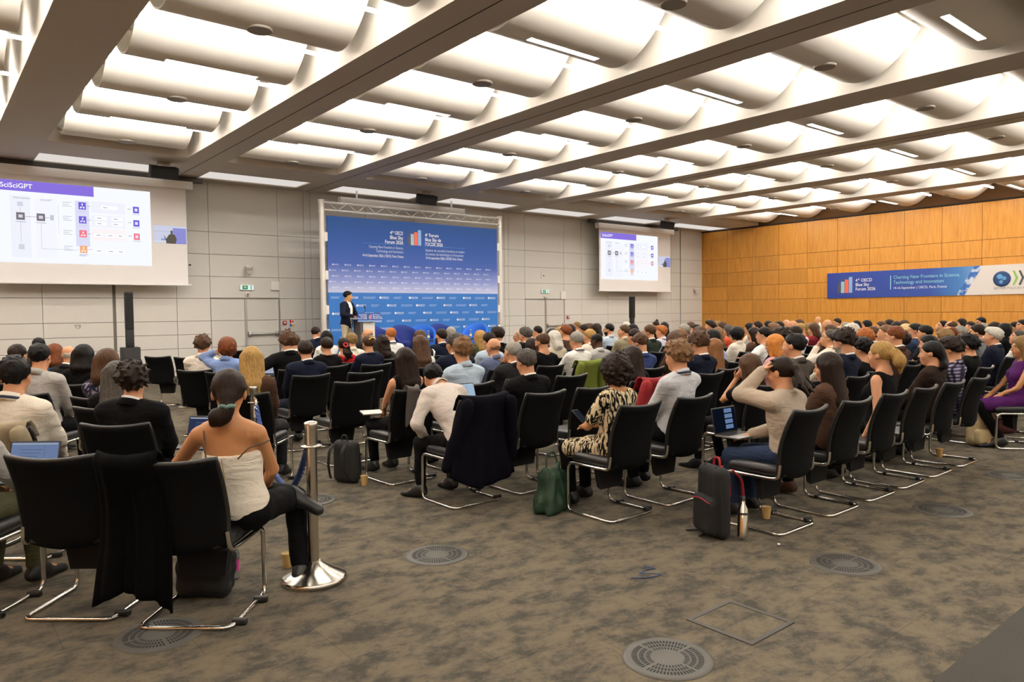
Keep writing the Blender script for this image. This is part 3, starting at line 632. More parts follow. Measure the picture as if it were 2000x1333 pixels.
MB().box(-.07, .07, -.008, 0, -.1, .1).build('sheet', wpl, t)
for (a, c, e, f, hx) in ((-.07, -.02, 0, .1, '#c8202a'), (.0, .05, .02, .08, '#c8202a'), (-.07, -.01, -.1, -.02, '#2a62b0'), (0, .07, -.1, -.03, '#e0b430')): MB().box(a, c, -.011, -.008, e, f).build('notice_patch', mat('notice_'+hx[1:], hx, .6), t)
t = empty('wall_hook', (3.1, W-.035, 1.36)); tag(t, 'small steel wall hook left of the column loudspeaker', 'hook'); MB().tube([(-.05, 0, .05), (-.05, -.05, -.02), (0, -.06, -.05), (.05, -.05, -.02), (.05, 0, .05)], .007, 6, fil=.03).build('hook_wire', steel, t); MB().box(-.07, .07, -.008, 0, .03, .06).build('hook_plate', steel, t)
# ================================================================ banner on the wooden wall
bn = empty('event_banner', (CX-.045, 14.44, 1.99)); tag(bn, 'long blue and white printed banner on the wooden wall', 'banner'); bn.rotation_euler = (0, 0, R(-90))   # local x runs to the right
BLn = 8.6
m, nt, b = newmat('banner_blue'); tc = N(nt, 'ShaderNodeTexCoord'); sp = N(nt, 'ShaderNodeSeparateXYZ'); nt.links.new(tc.outputs['Object'], sp.inputs[0])
mr = N(nt, 'ShaderNodeMapRange'); mr.inputs['From Min'].default_value = 0; mr.inputs['From Max'].default_value = 5.6; nt.links.new(sp.outputs[0], mr.inputs['Value'])
nt.links.new(ramp(nt, mr.outputs[0], [(0, lin('#2a3f96')), (.68, lin('#2a4a9e')), (.86, lin('#3f78b8')), (1, lin('#7aa9cc'))]), b.inputs['Base Color'])
def slant(x0, x1, sl0, sl1, m_, nm, y=-.012, t=.004):
    V = [(x0+(sl0 and -.55), y, 0), (x1+(sl1 and -.55), y, 0), (x1, y, 1.0), (x0, y, 1.0)]; V += [(a, y+t, c) for a, _, c in V]
    return MB().add(V, [(0, 1, 2, 3), (7, 6, 5, 4), (0, 4, 5, 1), (1, 5, 6, 2), (2, 6, 7, 3), (3, 7, 4, 0)]).build(nm, m_, bn)
MB().box(0, BLn, -.008, .01, 0, 1.0).build('banner_sheet', mat('banner_white', '#e3ddd6', .6), bn)
slant(0, 5.25, 0, 1, m, 'blue_field')
m2, nt, b = newmat('banner_sky'); tc = N(nt, 'ShaderNodeTexCoord'); nz = N(nt, 'ShaderNodeTexNoise'); nz.inputs['Scale'].default_value = 5; nz.inputs['Detail'].default_value = 5; nt.links.new(tc.outputs['Object'], nz.inputs['Vector'])
nt.links.new(ramp(nt, nz.outputs[0], [(.45, lin('#2560b0')), (.62, lin('#dfe8f0'))]), b.inputs['Base Color'])
slant(5.22, 5.48, 1, 1, m2, 'cloud_stripe', -.014)
def BT(body, x, z, size, mm, bold=0, sx=.9): return text('lettering', body, size, mm, bn, (x, -.016, z), RX, bold, 'LEFT', sx)
logo_bars(bn, .40, .20, .62, .62, y=-.014)
BT('4', 1.13, .62, .17, wht, .014); BT('th', 1.22, .69, .09, wht, .014); BT('OECD', 1.34, .62, .17, wht, .014); BT('Blue Sky', 1.13, .45, .17, wht, .014); BT('Forum 2026', 1.13, .28, .17, wht, .014)
teal = mat('print_teal', '#8fd0d8', .7); MB().box(2.43, 2.46, -.016, -.012, .28, .80).build('teal_bar', teal, bn)
BT('Charting New Frontiers in Science,', 2.54, .67, .175, teal, .004); BT('Technology and Innovation', 2.54, .48, .175, teal, .004); BT('14-16 September | OECD, Paris, France', 2.54, .29, .125, wht, .004)
navy_ = mat('print_navy', '#1c3f6e', .6); gcol = mat('print_green', '#8cc152', .6); gryp = mat('print_grey', '#4a4a4c', .6)
MB().lathe([(.26, 0), (.26, .004), (.2, .006), (.001, .007)], 30).build('logo_globe', navy_, bn, (6.05, -.012, .52), (R(90), 0, 0))
for (dx, dz, r1) in ((-.06, .08, .09), (.07, .02, .07), (-.02, -.10, .06)): MB().lathe([(r1, 0), (r1*.8, .003), (.001, .004)], 9).build('globe_land', mat('print_skyblue', '#5f9ad0', .6), bn, (6.05+dx, -.019, .52+dz), (R(90), 0, 0))
for k, m_ in ((0, gcol), (.17, gryp)):
    x = 6.36+k; MB().add([(x, -.014, .30), (x+.06, -.014, .30), (x+.16, -.014, .54), (x+.06, -.014, .78), (x, -.014, .78), (x+.09, -.014, .54)], [(0, 1, 2, 5), (5, 2, 3, 4)]).build('logo_chevron', m_, bn)
BT('OECD', 6.75, .36, .52, gryp, 0, .95); BT('BETTER POLICIES FOR BETTER LIVES', 5.82, .17, .105, mat('print_lightgrey', '#8f8b86', .6), 0, 1.0)
# ================================================================ people: signed-distance bodies, polygonised once
def lines(lo, hi, coarse, fines):
    out = [lo]; x = lo
    while x < hi:
        st = coarse
        for a, c, h in fines:
            if a-h <= x <= c: st = min(st, h)
        x += st; out.append(x)
    return np.array(out, np.float32)
class Field:
    def __init__(s, xs, ys, zs):
        s.ax = (xs, ys, zs); s.f = np.full((len(xs), len(ys), len(zs)), .5, np.float32)
    def sub(s, lo, hi):
        sl = []
        for a, l, h in zip(s.ax, lo, hi):
            i = max(0, int(np.searchsorted(a, l))-1); j = min(len(a), int(np.searchsorted(a, h))+1)
            if j <= i: return None
            sl.append(slice(i, j))
        return tuple(sl)
    def grid(s, sl):
        return s.ax[0][sl[0]][:, None, None], s.ax[1][sl[1]][None, :, None], s.ax[2][sl[2]][None, None, :]
    def put(s, sl, d, k):
        o = s.f[sl]
        if k > 0:
            h = np.maximum(k-np.abs(o-d), 0)/k; s.f[sl] = np.minimum(o, d)-h*h*k*.25
        else: s.f[sl] = np.minimum(o, d)
    def cone(s, a, c, ra, rb, k=.02):
        a = np.asarray(a, float); c = np.asarray(c, float); r = max(ra, rb)+k+.03
        sl = s.sub(np.minimum(a, c)-r, np.maximum(a, c)+r)
        if sl is None: return
        X, Y, Z = s.grid(sl); ab = c-a; L = max(ab@ab, 1e-9)
        t = np.clip(((X-a[0])*ab[0]+(Y-a[1])*ab[1]+(Z-a[2])*ab[2])/L, 0, 1)
        d = np.sqrt((X-a[0]-t*ab[0])**2+(Y-a[1]-t*ab[1])**2+(Z-a[2]-t*ab[2])**2)-(ra+(rb-ra)*t)
        s.put(sl, d.astype(np.float32), k)
    def elld(s, sl, c, rad, M):
        X, Y, Z = s.grid(sl); X = X-c[0]; Y = Y-c[1]; Z = Z-c[2]
        u = (X*M[0, 0]+Y*M[1, 0]+Z*M[2, 0]); v = (X*M[0, 1]+Y*M[1, 1]+Z*M[2, 1]); q = (X*M[0, 2]+Y*M[1, 2]+Z*M[2, 2])
        k0 = np.sqrt((u/rad[0])**2+(v/rad[1])**2+(q/rad[2])**2)+1e-6
        k1 = np.sqrt((u/rad[0]**2)**2+(v/rad[1]**2)**2+(q/rad[2]**2)**2)+1e-6
        return (k0*(k0-1)/k1).astype(np.float32)
    def ell(s, c, rad, M=np.eye(3), k=.03, op='add'):
        c = np.asarray(c, float); r = max(rad)+k+.03; sl = s.sub(c-r, c+r)
        if sl is None: return
        d = s.elld(sl, c, rad, M)
        if op == 'add': s.put(sl, d, k)
        else:
            o = s.f[sl]; h = np.maximum(k-np.abs(o+d), 0)/max(k, 1e-6); s.f[sl] = np.maximum(o, -d)+h*h*k*.25
    def clip(s, p, n):   # keep the side where (x-p).n < 0
        X, Y, Z = s.grid((slice(None),)*3); d = (X-p[0])*n[0]+(Y-p[1])*n[1]+(Z-p[2])*n[2]
        s.f = np.maximum(s.f, d.astype(np.float32))
    def mesh(s, smooth=1):
        f = s.f; f[0], f[-1], f[:, 0], f[:, -1], f[:, :, 0], f[:, :, -1] = (.5,)*6
        ins = f < 0
        c = np.zeros(tuple(n-1 for n in f.shape), np.int8)
        for i in (0, 1):
            for j in (0, 1):
                for k in (0, 1): c += ins[i:i+c.shape[0], j:j+c.shape[1], k:k+c.shape[2]]
        mk = (c > 0) & (c < 8); idx = np.argwhere(mk)
        if len(idx) == 0: return np.zeros((0, 3)), np.zeros((0, 4), int)
        num = np.full(mk.shape, -1, np.int32); num[mk] = np.arange(len(idx))
        cor = np.array([(i, j, k) for i in (0, 1) for j in (0, 1) for k in (0, 1)])
        val = np.stack([f[idx[:, 0]+a, idx[:, 1]+b_, idx[:, 2]+d] for a, b_, d in cor], 1)
        P = np.zeros((len(idx), 3)); n = np.zeros(len(idx))
        for a in range(8):
            for b_ in range(a+1, 8):
                if np.abs(cor[a]-cor[b_]).sum() != 1: continue
                va, vb = val[:, a], val[:, b_]; x = (va < 0) != (vb < 0)
                t = np.where(x, va/np.where(x, va-vb, 1), 0)[:, None]
                P += np.where(x[:, None], cor[a]+t*(cor[b_]-cor[a]), 0); n += x
        P = P/n[:, None]+idx
        V = np.stack([np.interp(P[:, q], np.arange(len(s.ax[q])), s.ax[q]) for q in range(3)], 1)
        Fs = []
        for q in range(3):
            a0 = [slice(None)]*3; a1 = [slice(None)]*3; a0[q] = slice(0, -1); a1[q] = slice(1, None)
            e = ins[tuple(a0)] != ins[tuple(a1)]; E = np.argwhere(e)
            o1, o2 = [z for z in range(3) if z != q]
            E = E[(E[:, o1] > 0) & (E[:, o2] > 0) & (E[:, o1] < f.shape[o1]-1) & (E[:, o2] < f.shape[o2]-1)]
            if len(E) == 0: continue
            def at(d1, d2):
                I = E.copy(); I[:, o1] += d1; I[:, o2] += d2; return num[I[:, 0], I[:, 1], I[:, 2]]
            Q = np.stack([at(-1, -1), at(0, -1), at(0, 0), at(-1, 0)], 1)
            fl = ins[E[:, 0], E[:, 1], E[:, 2]]
            if q == 1: fl = ~fl
            Q[~fl] = Q[~fl][:, ::-1]; Fs.append(Q)
        F = np.concatenate(Fs)
        for _ in range(smooth):
            S = np.zeros_like(V); n = np.zeros(len(V))
            for a in range(4):
                for b_ in ((a+1) % 4, (a+3) % 4):
                    for q in range(3): S[:, q] += np.bincount(F[:, a], V[F[:, b_], q], len(V))
                    n += np.bincount(F[:, a], minlength=len(V))
            V = V*.5+.5*S/np.maximum(n, 1)[:, None]
        return V, F
def vnormals(V, F):
    n = np.cross(V[F[:, 2]]-V[F[:, 0]], V[F[:, 3]]-V[F[:, 1]]); N_ = np.zeros_like(V)
    for a in range(4):
        for q in range(3): N_[:, q] += np.bincount(F[:, a], n[:, q], len(V))
    return N_/(np.linalg.norm(N_, axis=1)[:, None]+1e-9)
def wob(V, seed, sc, n=5):
    r = np.random.RandomState(seed); o = np.zeros(len(V))
    for i in range(n):
        k = r.normal(size=3)*np.asarray(sc); o += np.sin(V@k+r.uniform(0, 6.28)+1.3*np.sin(V@(r.normal(size=3)*np.asarray(sc)*.5)+r.uniform(0, 6)))
    return o/n
HAIR = dict(black='#0f0c0b', dkbrown='#22160f', brown='#4a3322', ltbrown='#6e5034', auburn='#6b3a1e', ginger='#9a5a2a', orange='#c07a34', ginbrown='#7d5430', blond='#a07e48', dkblond='#7a603b',
            paleblond='#d0b47c', grey='#8b867d', dkgrey='#47423d', white='#c9c3b6', tan='#8c6a4c')
SKIN = dict(f='#c58d68', t='#b27c52', d='#6b452e', k='#4a2f20', y='#c4905f')
CLO = dict(cream='#e6dccb', grey='#a9a6a0', black='#0b0a0b', charcoal='#222122', blue='#2f6fb8', navy='#151a2a', white='#eeebe4', ltblue='#b8c8d6', skyblue='#9db4d8', paleblue='#d3dce4', slate='#5d6682', red='#b3161c',
           dkgreen='#2c332a', olive='#4a4a34', beige='#c3b69e', brown='#4a3428', dkbrown='#2a1e18', purple='#4b3a6b', violet='#5a3f9a', khaki='#8a8068', lavender='#cfcbd8', blueblazer='#33406a', ltgrey='#c6c7ca', pink='#d6a0a0',
           taupe='#4b443c', burgundy='#6a1c26', orange='#c24a2a', denim='#28344c', oat='#b3a492', pinkgrey='#cfc4ba', grey2='#77747a', purpledress='#4a1c55')
def cloth_mat(c):
    key = 'cloth_'+c
    if key in MATS: return MATS[key]
    m, nt, b = newmat(key); tc = N(nt, 'ShaderNodeTexCoord'); b.inputs['Roughness'].default_value = .88; b.inputs['Specular IOR Level'].default_value = .12
    # weave and creases
    w1 = N(nt, 'ShaderNodeTexNoise'); w1.inputs['Scale'].default_value = 220; nt.links.new(tc.outputs['Object'], w1.inputs['Vector'])
    mpc = N(nt, 'ShaderNodeMapping'); mpc.inputs['Scale'].default_value = (5, 5, 11); mpc.inputs['Rotation'].default_value = (.5, .3, .2); nt.links.new(tc.outputs['Object'], mpc.inputs[0])
    w2 = N(nt, 'ShaderNodeTexNoise'); w2.inputs['Scale'].default_value = 1.0; w2.inputs['Detail'].default_value = 3; w2.inputs['Distortion'].default_value = 1.6; nt.links.new(mpc.outputs[0], w2.inputs['Vector'])
    b1_ = N(nt, 'ShaderNodeBump'); b1_.inputs['Strength'].default_value = .55; b1_.inputs['Distance'].default_value = .030; nt.links.new(w2.outputs[0], b1_.inputs['Height'])
    b2_ = N(nt, 'ShaderNodeBump'); b2_.inputs['Strength'].default_value = .25; b2_.inputs['Distance'].default_value = .004; nt.links.new(w1.outputs[0], b2_.inputs['Height']); nt.links.new(b1_.outputs[0], b2_.inputs['Normal']); nt.links.new(b2_.outputs[0], b.inputs['Normal'])
    if c in CLO:
        h = lin(CLO[c]); o = ramp(nt, w1.outputs[0], [(.3, tuple(x*.9 for x in h)), (.7, tuple(min(1, x*1.08) for x in h))]); nt.links.new(o, b.inputs['Base Color']); return m
    if c in ('bluestripe', 'stripegrey'):
        wv = N(nt, 'ShaderNodeTexWave'); wv.inputs['Scale'].default_value = 26; nt.links.new(tc.outputs['Object'], wv.inputs['Vector'])
        a, d = ('#3f63a8', '#a9bede') if c == 'bluestripe' else ('#4a4d50', '#a0a4a8')
        o = ramp(nt, wv.outputs[0], [(.45, lin(a)), (.6, lin(d))])
    elif c == 'zebra':
        mp = N(nt, 'ShaderNodeMapping'); mp.inputs['Scale'].default_value = (36, 36, 10); nt.links.new(tc.outputs['Object'], mp.inputs[0])
        nz = N(nt, 'ShaderNodeTexNoise'); nz.inputs['Scale'].default_value = 1.0; nz.inputs['Detail'].default_value = 2; nz.inputs['Distortion'].default_value = 1.2; nt.links.new(mp.outputs[0], nz.inputs['Vector'])
        o = ramp(nt, nz.outputs[0], [(.47, lin('#171310')), (.53, lin('#d9c7a2'))])
    elif c == 'floral':
        nz = N(nt, 'ShaderNodeTexNoise'); nz.inputs['Scale'].default_value = 16; nz.inputs['Detail'].default_value = 4; nz.inputs['Distortion'].default_value = 2; nt.links.new(tc.outputs['Object'], nz.inputs['Vector'])
        o = ramp(nt, nz.outputs[0], [(.5, lin('#22233a')), (.6, lin('#8d8794'))])
    else:  # check
        ws = []
        for dr, sc in (('Y', 9), ('Z', 9)):
            wv = N(nt, 'ShaderNodeTexWave'); wv.bands_direction = dr; wv.inputs['Scale'].default_value = sc; nt.links.new(tc.outputs['Object'], wv.inputs['Vector']); ws.append(wv.outputs[0])
        mu = N(nt, 'ShaderNodeMath', operation='MULTIPLY'); nt.links.new(ws[0], mu.inputs[0]); nt.links.new(ws[1], mu.inputs[1])
        o = ramp(nt, mu.outputs[0], [(.05, lin('#221c2e')), (.55, lin('#8f8ba4'))])
    nt.links.new(o, b.inputs['Base Color']); return m
def hair_mat(c):
    key = 'hair_'+c
    if key in MATS: return MATS[key]
    m, nt, b = newmat(key); tc = N(nt, 'ShaderNodeTexCoord'); mp = N(nt, 'ShaderNodeMapping'); mp.inputs['Scale'].default_value = (150, 150, 14)
    nt.links.new(tc.outputs['Object'], mp.inputs[0]); nz = N(nt, 'ShaderNodeTexNoise'); nz.inputs['Scale'].default_value = 1.0; nz.inputs['Detail'].default_value = 5; nz.inputs['Distortion'].default_value = .5
    nt.links.new(mp.outputs[0], nz.inputs['Vector']); h = lin(HAIR[c])
    o = ramp(nt, nz.outputs[0], [(.3, tuple(x*.55 for x in h)), (.5, h), (.75, tuple(min(1, x*1.45) for x in h))])
    nt.links.new(o, b.inputs['Base Color']); b.inputs['Roughness'].default_value = .5; b.inputs['Specular IOR Level'].default_value = .16
    bp = N(nt, 'ShaderNodeBump'); bp.inputs['Strength'].default_value = .7; bp.inputs['Distance'].default_value = .006
    nt.links.new(nz.outputs[0], bp.inputs['Height']); nt.links.new(bp.outputs[0], b.inputs['Normal']); return m
def skin_mat(k): return mat('skin_'+k, SKIN[k], .55, bump=(90, .08), var=.06, spec=.4)
def lip_mat(k): return mat('lip_'+k, tuple(np.array(lin(SKIN[k]))*np.array((.75, .5, .5))), .45)
def unit(v): v = np.asarray(v, float); return v/(np.linalg.norm(v)+1e-9)
def ik(a, t, l1, l2, pole):
    a = np.asarray(a, float); t = np.asarray(t, float); d = t-a; L = np.linalg.norm(d); L2 = min(L, (l1+l2)*.995); d = d/L
    t = a+d*L2; x = (l1*l1-l2*l2+L2*L2)/(2*L2); h = math.sqrt(max(l1*l1-x*x, 0)); p = np.asarray(pole, float); p = unit(p-d*(p@d))
    return a+d*x+p*h, t
def rot3(yaw=0, pitch=0, roll=0):   # yaw to the left, pitch up, in degrees; columns are the head's right, forward, up axes
    return np.array(Euler((R(pitch), R(roll), R(yaw)), 'ZXY').to_matrix()) if False else np.array(Matrix.Rotation(R(yaw), 3, 'Z') @ Matrix.Rotation(R(pitch), 3, 'X') @ Matrix.Rotation(R(roll), 3, 'Y'))
WOMEN = {'bob', 'long', 'longest', 'wavy', 'wavyshort', 'updo', 'updoclip', 'pony', 'ponylow', 'ponycurly', 'bun', 'bunbig', 'curly', 'curlybig'}
EYE_W = mat('eye_white', '#c9bfb2', .35); IRIS = mat('iris_dark', '#241a14', .25)
GLS = mat('glasses_black', '#141312', .3); LANY = mat('lanyard_navy', '#1a2440', .7); SHOE = mat('shoe_black', '#100f0f', .45); SHOEB = mat('shoe_brown', '#4a2e1c', .45)
SEAT_HIP = .545
def pose_of(i, hstyle, top, X, ztop, stand=False):
    fem = hstyle in WOMEN
    s = float(np.clip(ztop/1.315, .93, 1.05)) if not stand else 1.0
    return fem, s
def build_person(idx, loc, face, ztop, hstyle, hcol, top, tcol, ex, label, lod, stand=False, hy_auto=0):
    fem = hstyle in WOMEN; s = float(np.clip(ztop/1.315, .93, 1.05)) if not stand else 1.0
    lean = ex.get('lean', -9+3*math.sin(idx*1.7)); lat = ex.get('lat', 2.0*math.sin(idx*2.3)); arm = ex.get('arm', 'lap')
    hy = ex.get('hy', None); hy = hy_auto if hy is None else hy
    hp = ex.get('hp', -3+4*math.sin(idx*3.1)); hr = ex.get('hr', 4*math.sin(idx*4.7))
    far = lod == 3; lod = min(lod, 2)
    Hh = {0: .0105, 1: .016, 2: .024}[lod]*(1.2 if far else 1); Hc = {0: .0125, 1: .021, 2: .031}[lod]*(1.2 if far else 1); Hf = {0: .0074, 1: .0118, 2: .0178}[lod]*(1.22 if far else 1)
    hipz = SEAT_HIP*s if not stand else .93
    hip = np.array((0, -.07 if not stand else 0, hipz))
    d = unit((math.tan(R(lat)), math.sin(R(lean)), math.cos(R(lean))))
    hc_off = np.array((0, .038+.0*hp, .150))*s
    if lean > 20: hc_off = np.array((0, .13, .075))*s
    tl = float(np.clip((ztop-hipz-hc_off[2]-.130*s)/d[2], .36*s, .60*s))
    nb = hip+d*tl; hc = nb+hc_off; hc[0] += .15*hc_off[2]*math.sin(R(hr))
    rx = np.array((1., 0, 0)); tw = ex.get('tw', 0); rx = np.array((math.cos(R(tw)), math.sin(R(tw)), 0)); rx = unit(rx-d*(rx@d)); fw = np.cross(d, rx); M = np.stack([rx, fw, d], 1)
    sw = (.158 if fem else .182)*s; shc = hip+d*(tl*.875)
    shL, shR = shc-rx*sw, shc+rx*sw
    Rh = rot3(hy, hp, hr)
    l1, l2 = .285*s, .255*s
    loc_h = lambda q: hc+Rh@(np.asarray(q)*s)
    hands = {}
    tgt = {'lap': ((-.07, .20, .60), (.07, .22, .60)), 'laptop': ((-.11, .25, .63), (.11, .25, .63)), 'phone': ((-.05, .22, .70), (.07, .22, .70)), 'knees': ((-.16, .34, .56), (.10, .30, .57)),
           'akimbo': ((-.15, .10, .70), (.05, .20, .62)), 'hang': ((-.25, -.06, .47), (.07, .20, .60)), 'stand': ((-.2, .24, 1.12), (.17, .3, 1.14))}.get(arm, ((-.07, .20, .60), (.07, .22, .60)))
    tL, tR = np.array(tgt[0])*(1 if stand else s), np.array(tgt[1])*(1 if stand else s)
    pL, pR = np.array((-1, -.5, -.6)), np.array((1, -.5, -.6))
    if arm == 'chin': tL = loc_h((-.02, .13, -.15)); pL = np.array((-.4, .3, -1))
    if arm == 'mouth': tL = loc_h((-.03, .14, -.12)); pL = np.array((-.5, .4, -1))
    if arm == 'hairL': tL = loc_h((-.15, .06, -.03)); pL = np.array((-.6, .2, -1))
    if arm == 'headtop': tR = loc_h((.05, -.02, .15)); pR = np.array((1, .3, 0))
    if arm == 'headhold': tL = loc_h((-.075, .105, .03)); pL = np.array((-.35, 1, -.5)); tR = np.array((.05, .28, .62))
    if arm == 'stretchL': tL = shL+np.array((-.5, .05, -.10)); pL = np.array((0, -1, -.5))
    if arm == 'spread': tL = shL+np.array((-.16, .16, -.2)); pL = np.array((-1, -.4, -.3))
    if arm == 'akimbo': pL = np.array((-1, -.25, .05)); pR = np.array((1, -.5, -.5))
    if arm == 'hang': pL = np.array((-.3, -1, 0))
    eL, wL = ik(shL, tL, l1, l2, pL); eR, wR = ik(shR, tR, l1, l2, pR)
    kz = .50*s
    if stand:
        legs = [((-.09, 0, .92), (-.11, .02, .49), (-.12, -.02, .09), (-.13, .13, .04)), ((.09, 0, .92), (.11, .02, .49), (.12, -.02, .09), (.13, .13, .04))]
    else:
        fo = .05*math.sin(idx*5.1); tk = ex.get('tuck', 0)
        legs = [((-.085, -.05, .545*s), (-.11, .36, kz), (-.11, .33+fo-tk, .09), (-.12, .48+fo-tk, .035)), ((.085, -.05, .545*s), (.11, .36, kz), (.12, .33-fo-tk, .09), (.13, .48-fo-tk, .035))]
        if arm == 'akimbo': legs = [((-.085, -.05, .545*s), (-.2, .26, .60), (.16, .30, .52), (.27, .27, .47)), ((.085, -.05, .545*s), (.16, .36, kz), (.2, .30, .09), (.22, .44, .035))]
        if arm == 'knees': legs = [((-.085, -.05, .545*s), (-.17, .36, kz), (-.2, .30, .09), (-.25, .42, .035)), ((.085, -.05, .545*s), (.13, .36, kz), (.14, .33, .09), (.15, .48, .035))]
    # ---------- body (skin)
    allp = np.array([hip, hc, eL, eR, wL, wR, shL, shR]+[q for l in legs for q in l])
    lo, hi = allp.min(0)-.2, allp.max(0)+.2
    f3 = lambda q: (hc[q]-.13*s, hc[q]+.14*s, Hf)
    hf = [[], [], []]
    if lod == 0 or (lod == 1 and arm not in ('lap', 'laptop')):
        for wv in (wL, wR):
            for q in range(3): hf[q].append((wv[q]-.10, wv[q]+.12, Hf*1.15))
    G = Field(*[lines(lo[q], hi[q], Hh*(2.2 if lod else 1.8), [f3(q)]+hf[q]) for q in range(3)])
    bf = .012 if top not in ('tank', 'strapless', 'dress', 'tee') else .004
    G.ell(hip, np.array((.16, .12, .11))*s-bf, M, .05); G.ell(hip+d*tl*.33, np.array((.135, .10, .15))*s-bf, M, .05)
    G.ell(hip+d*tl*.64+fw*.01, np.array((.15 if fem else .165, .108, .16))*s-bf, M, .06)
    G.cone(shL*.85+shR*.15, shR*.85+shL*.15, .054*s-bf*.5, .054*s-bf*.5, .05)
    for sh in (shL, shR): G.cone(nb+d*.01, sh*.6+nb*.4, .046*s, .044*s, .05)
    G.cone(nb-d*.02, loc_h((0, -.025, -.05)), .060*s if not fem else .052*s, .056*s if not fem else .047*s, .03)
    for sh, el, wr in ((shL, eL, wL), (shR, eR, wR)):
        G.cone(sh, el, .050*s-bf, .040*s-bf, .02); G.cone(el, wr, .040*s-bf, .026*s, .012)
    for a, k, an, to in legs: G.cone(a, k, .075*s, .052*s, .03); G.cone(k, an, .048*s, .032, .02); G.cone(an, to, .033, .028, .02)
    # head
    E = lambda c, r, k: G.ell(loc_h(c), np.array(r)*s, Rh, k)
    E((0, -.015, .035), (.076, .096, .087), .02); E((0, .028, -.03), (.062, .068, .085), .03); E((0, .055, -.092), (.034, .034, .026), .03)
    for q in (-1, 1): E((.038*q, .06, -.03), (.028, .026, .03), .02); E((.079*q, -.012, -.005), (.011, .021, .033), .008)
    G.cone(loc_h((-.04, .082, .026)), loc_h((.04, .082, .026)), .013*s, .013*s, .02)
    G.cone(loc_h((0, .093, .012)), loc_h((0, .114, -.026)), .008*s, .0135*s, .012)
    E((0, .096, -.062), (.023, .011, .010), .008)
    for q in (-1, 1): G.ell(loc_h((.031*q, .108, .008)), np.array((.016, .018, .011))*s, Rh, .008, 'sub')
    # hands
    for sgn, el, wr in ((-1, eL, wL), (1, eR, wR)):
        ha = unit(wr-el)
        if arm in ('lap', 'laptop', 'akimbo', 'stand') and not (arm == 'akimbo' and sgn < 0): ha = unit(ha+np.array((-.3*sgn, .5, -.1)))
        up = np.array((0, 0, 1.)) if abs(ha[2]) < .8 else np.array((0, 1., 0))
        if sgn < 0 and arm in ('headhold', 'chin', 'mouth', 'hairL'): up = unit(loc_h((0, 0, 0))-wr)*-1
        hn = unit(up-ha*(up@ha)); hs = np.cross(ha, hn); MM = np.stack([hs, hn, ha], 1)
        pc = wr+ha*.045*s; G.ell(pc, np.array((.040, .017, .052))*s, MM, .012)
        if lod == 2: G.cone(pc+ha*.04, pc+ha*.085-hn*.02, .016, .012, .012); continue
        for q, (off, ln) in enumerate(((-.03, .062), (-.010, .074), (.011, .078), (.031, .068))):
            b0 = pc+ha*.036*s+hs*off*s; cu = .35 if arm not in ('lap', 'chin', 'mouth') else .7
            b1 = b0+unit(ha-hn*cu*.5)*ln*.5*s; b2 = b1+unit(ha-hn*cu*1.5)*ln*.5*s
            G.cone(b0, b1, .0095*s, .0088*s, .003); G.cone(b1, b2, .0088*s, .0075*s, .003)
        ts = 1 if sgn < 0 else -1
        t0 = wr+ha*.02*s+hs*.03*ts*s; t1 = t0+unit(ha*.6+hs*ts*.8-hn*.3)*.04*s; t2 = t1+unit(ha-hn*.4+hs*ts*.2)*.032*s
        G.cone(t0, t1, .0125*s, .0105*s, .006); G.cone(t1, t2, .0105*s, .0085*s, .003)
    V, F = G.mesh(1)
    fc = (V[F].mean(1)-hc)@Rh/s; mi = np.zeros(len(F), int)
    lipsel = (np.abs(fc[:, 0]) < .025) & (np.abs(fc[:, 2]+.062) < .0095) & (fc[:, 1] > .085)
    brow = (np.abs(np.abs(fc[:, 0])-.03) < .019) & (np.abs(fc[:, 2]-.031-.004*np.sin(np.abs(fc[:, 0])*60)) < .0055) & (fc[:, 1] > .06)
    mi[lipsel] = 1; mi[brow] = 2
    sk = ex.get('skin', 'f'); mats = [skin_mat(sk), lip_mat(sk), hair_mat(hcol if hcol not in ('white', 'tan', 'paleblond') else 'grey')]
    if 'beard' in ex:
        bd = (fc[:, 2] < -.035) & (fc[:, 2] > -.135) & (fc[:, 1] > .012) & (np.abs(fc[:, 0]) < .085) & ~lipsel & ~((fc[:, 2] > -.05) & (fc[:, 1] > .1)) & (fc[:, 1] > -.2*fc[:, 2]-.0)
        mats.append(hair_mat(ex['beard'])); mi[bd] = 3
    if hstyle in ('buzz',):
        hd = (fc[:, 2] > .01+.75*fc[:, 1]) & (fc[:, 2] > -.08) & (np.abs(fc[:, 0]) < .0785) & (fc[:, 2] > -.01-.4*0)
        mats.append(hair_mat(hcol)); mi[hd] = len(mats)-1
    me = np_mesh('person', V, F, True, mats, mi)
    cf, sf = math.cos(face), math.sin(face)
    if not stand: loc = (loc[0]-(cf*hc[0]-sf*hc[1]), loc[1]-(sf*hc[0]+cf*hc[1]), 0)
    P_ = link('person', me, None, None, loc, (0, 0, face)); tag(P_, label, 'person', ex.get('group', 'seated audience' if not stand else None))
    # ---------- eyes, glasses
    if lod < 2:
        for q in (-1, 1):
            mb = MB(); mb.lathe([(.0115*math.sin(math.pi*k/8)+1e-6, -.0115*math.cos(math.pi*k/8)) for k in range(9)], 10, cap=False)
            mb.lathe([(.0056*math.sin(math.pi*k/6)+1e-6, .0075-.0045*math.cos(math.pi*k/6)) for k in range(7)], 8, mi=1, cap=False)
            o = mb.build('eye', [EYE_W, IRIS], P_); A = Matrix(Rh.tolist()).to_4x4() @ Matrix.Rotation(R(-90), 4, 'X'); A.translation = Vector(loc_h((.031*q, .0815, .007))); o.matrix_local = A
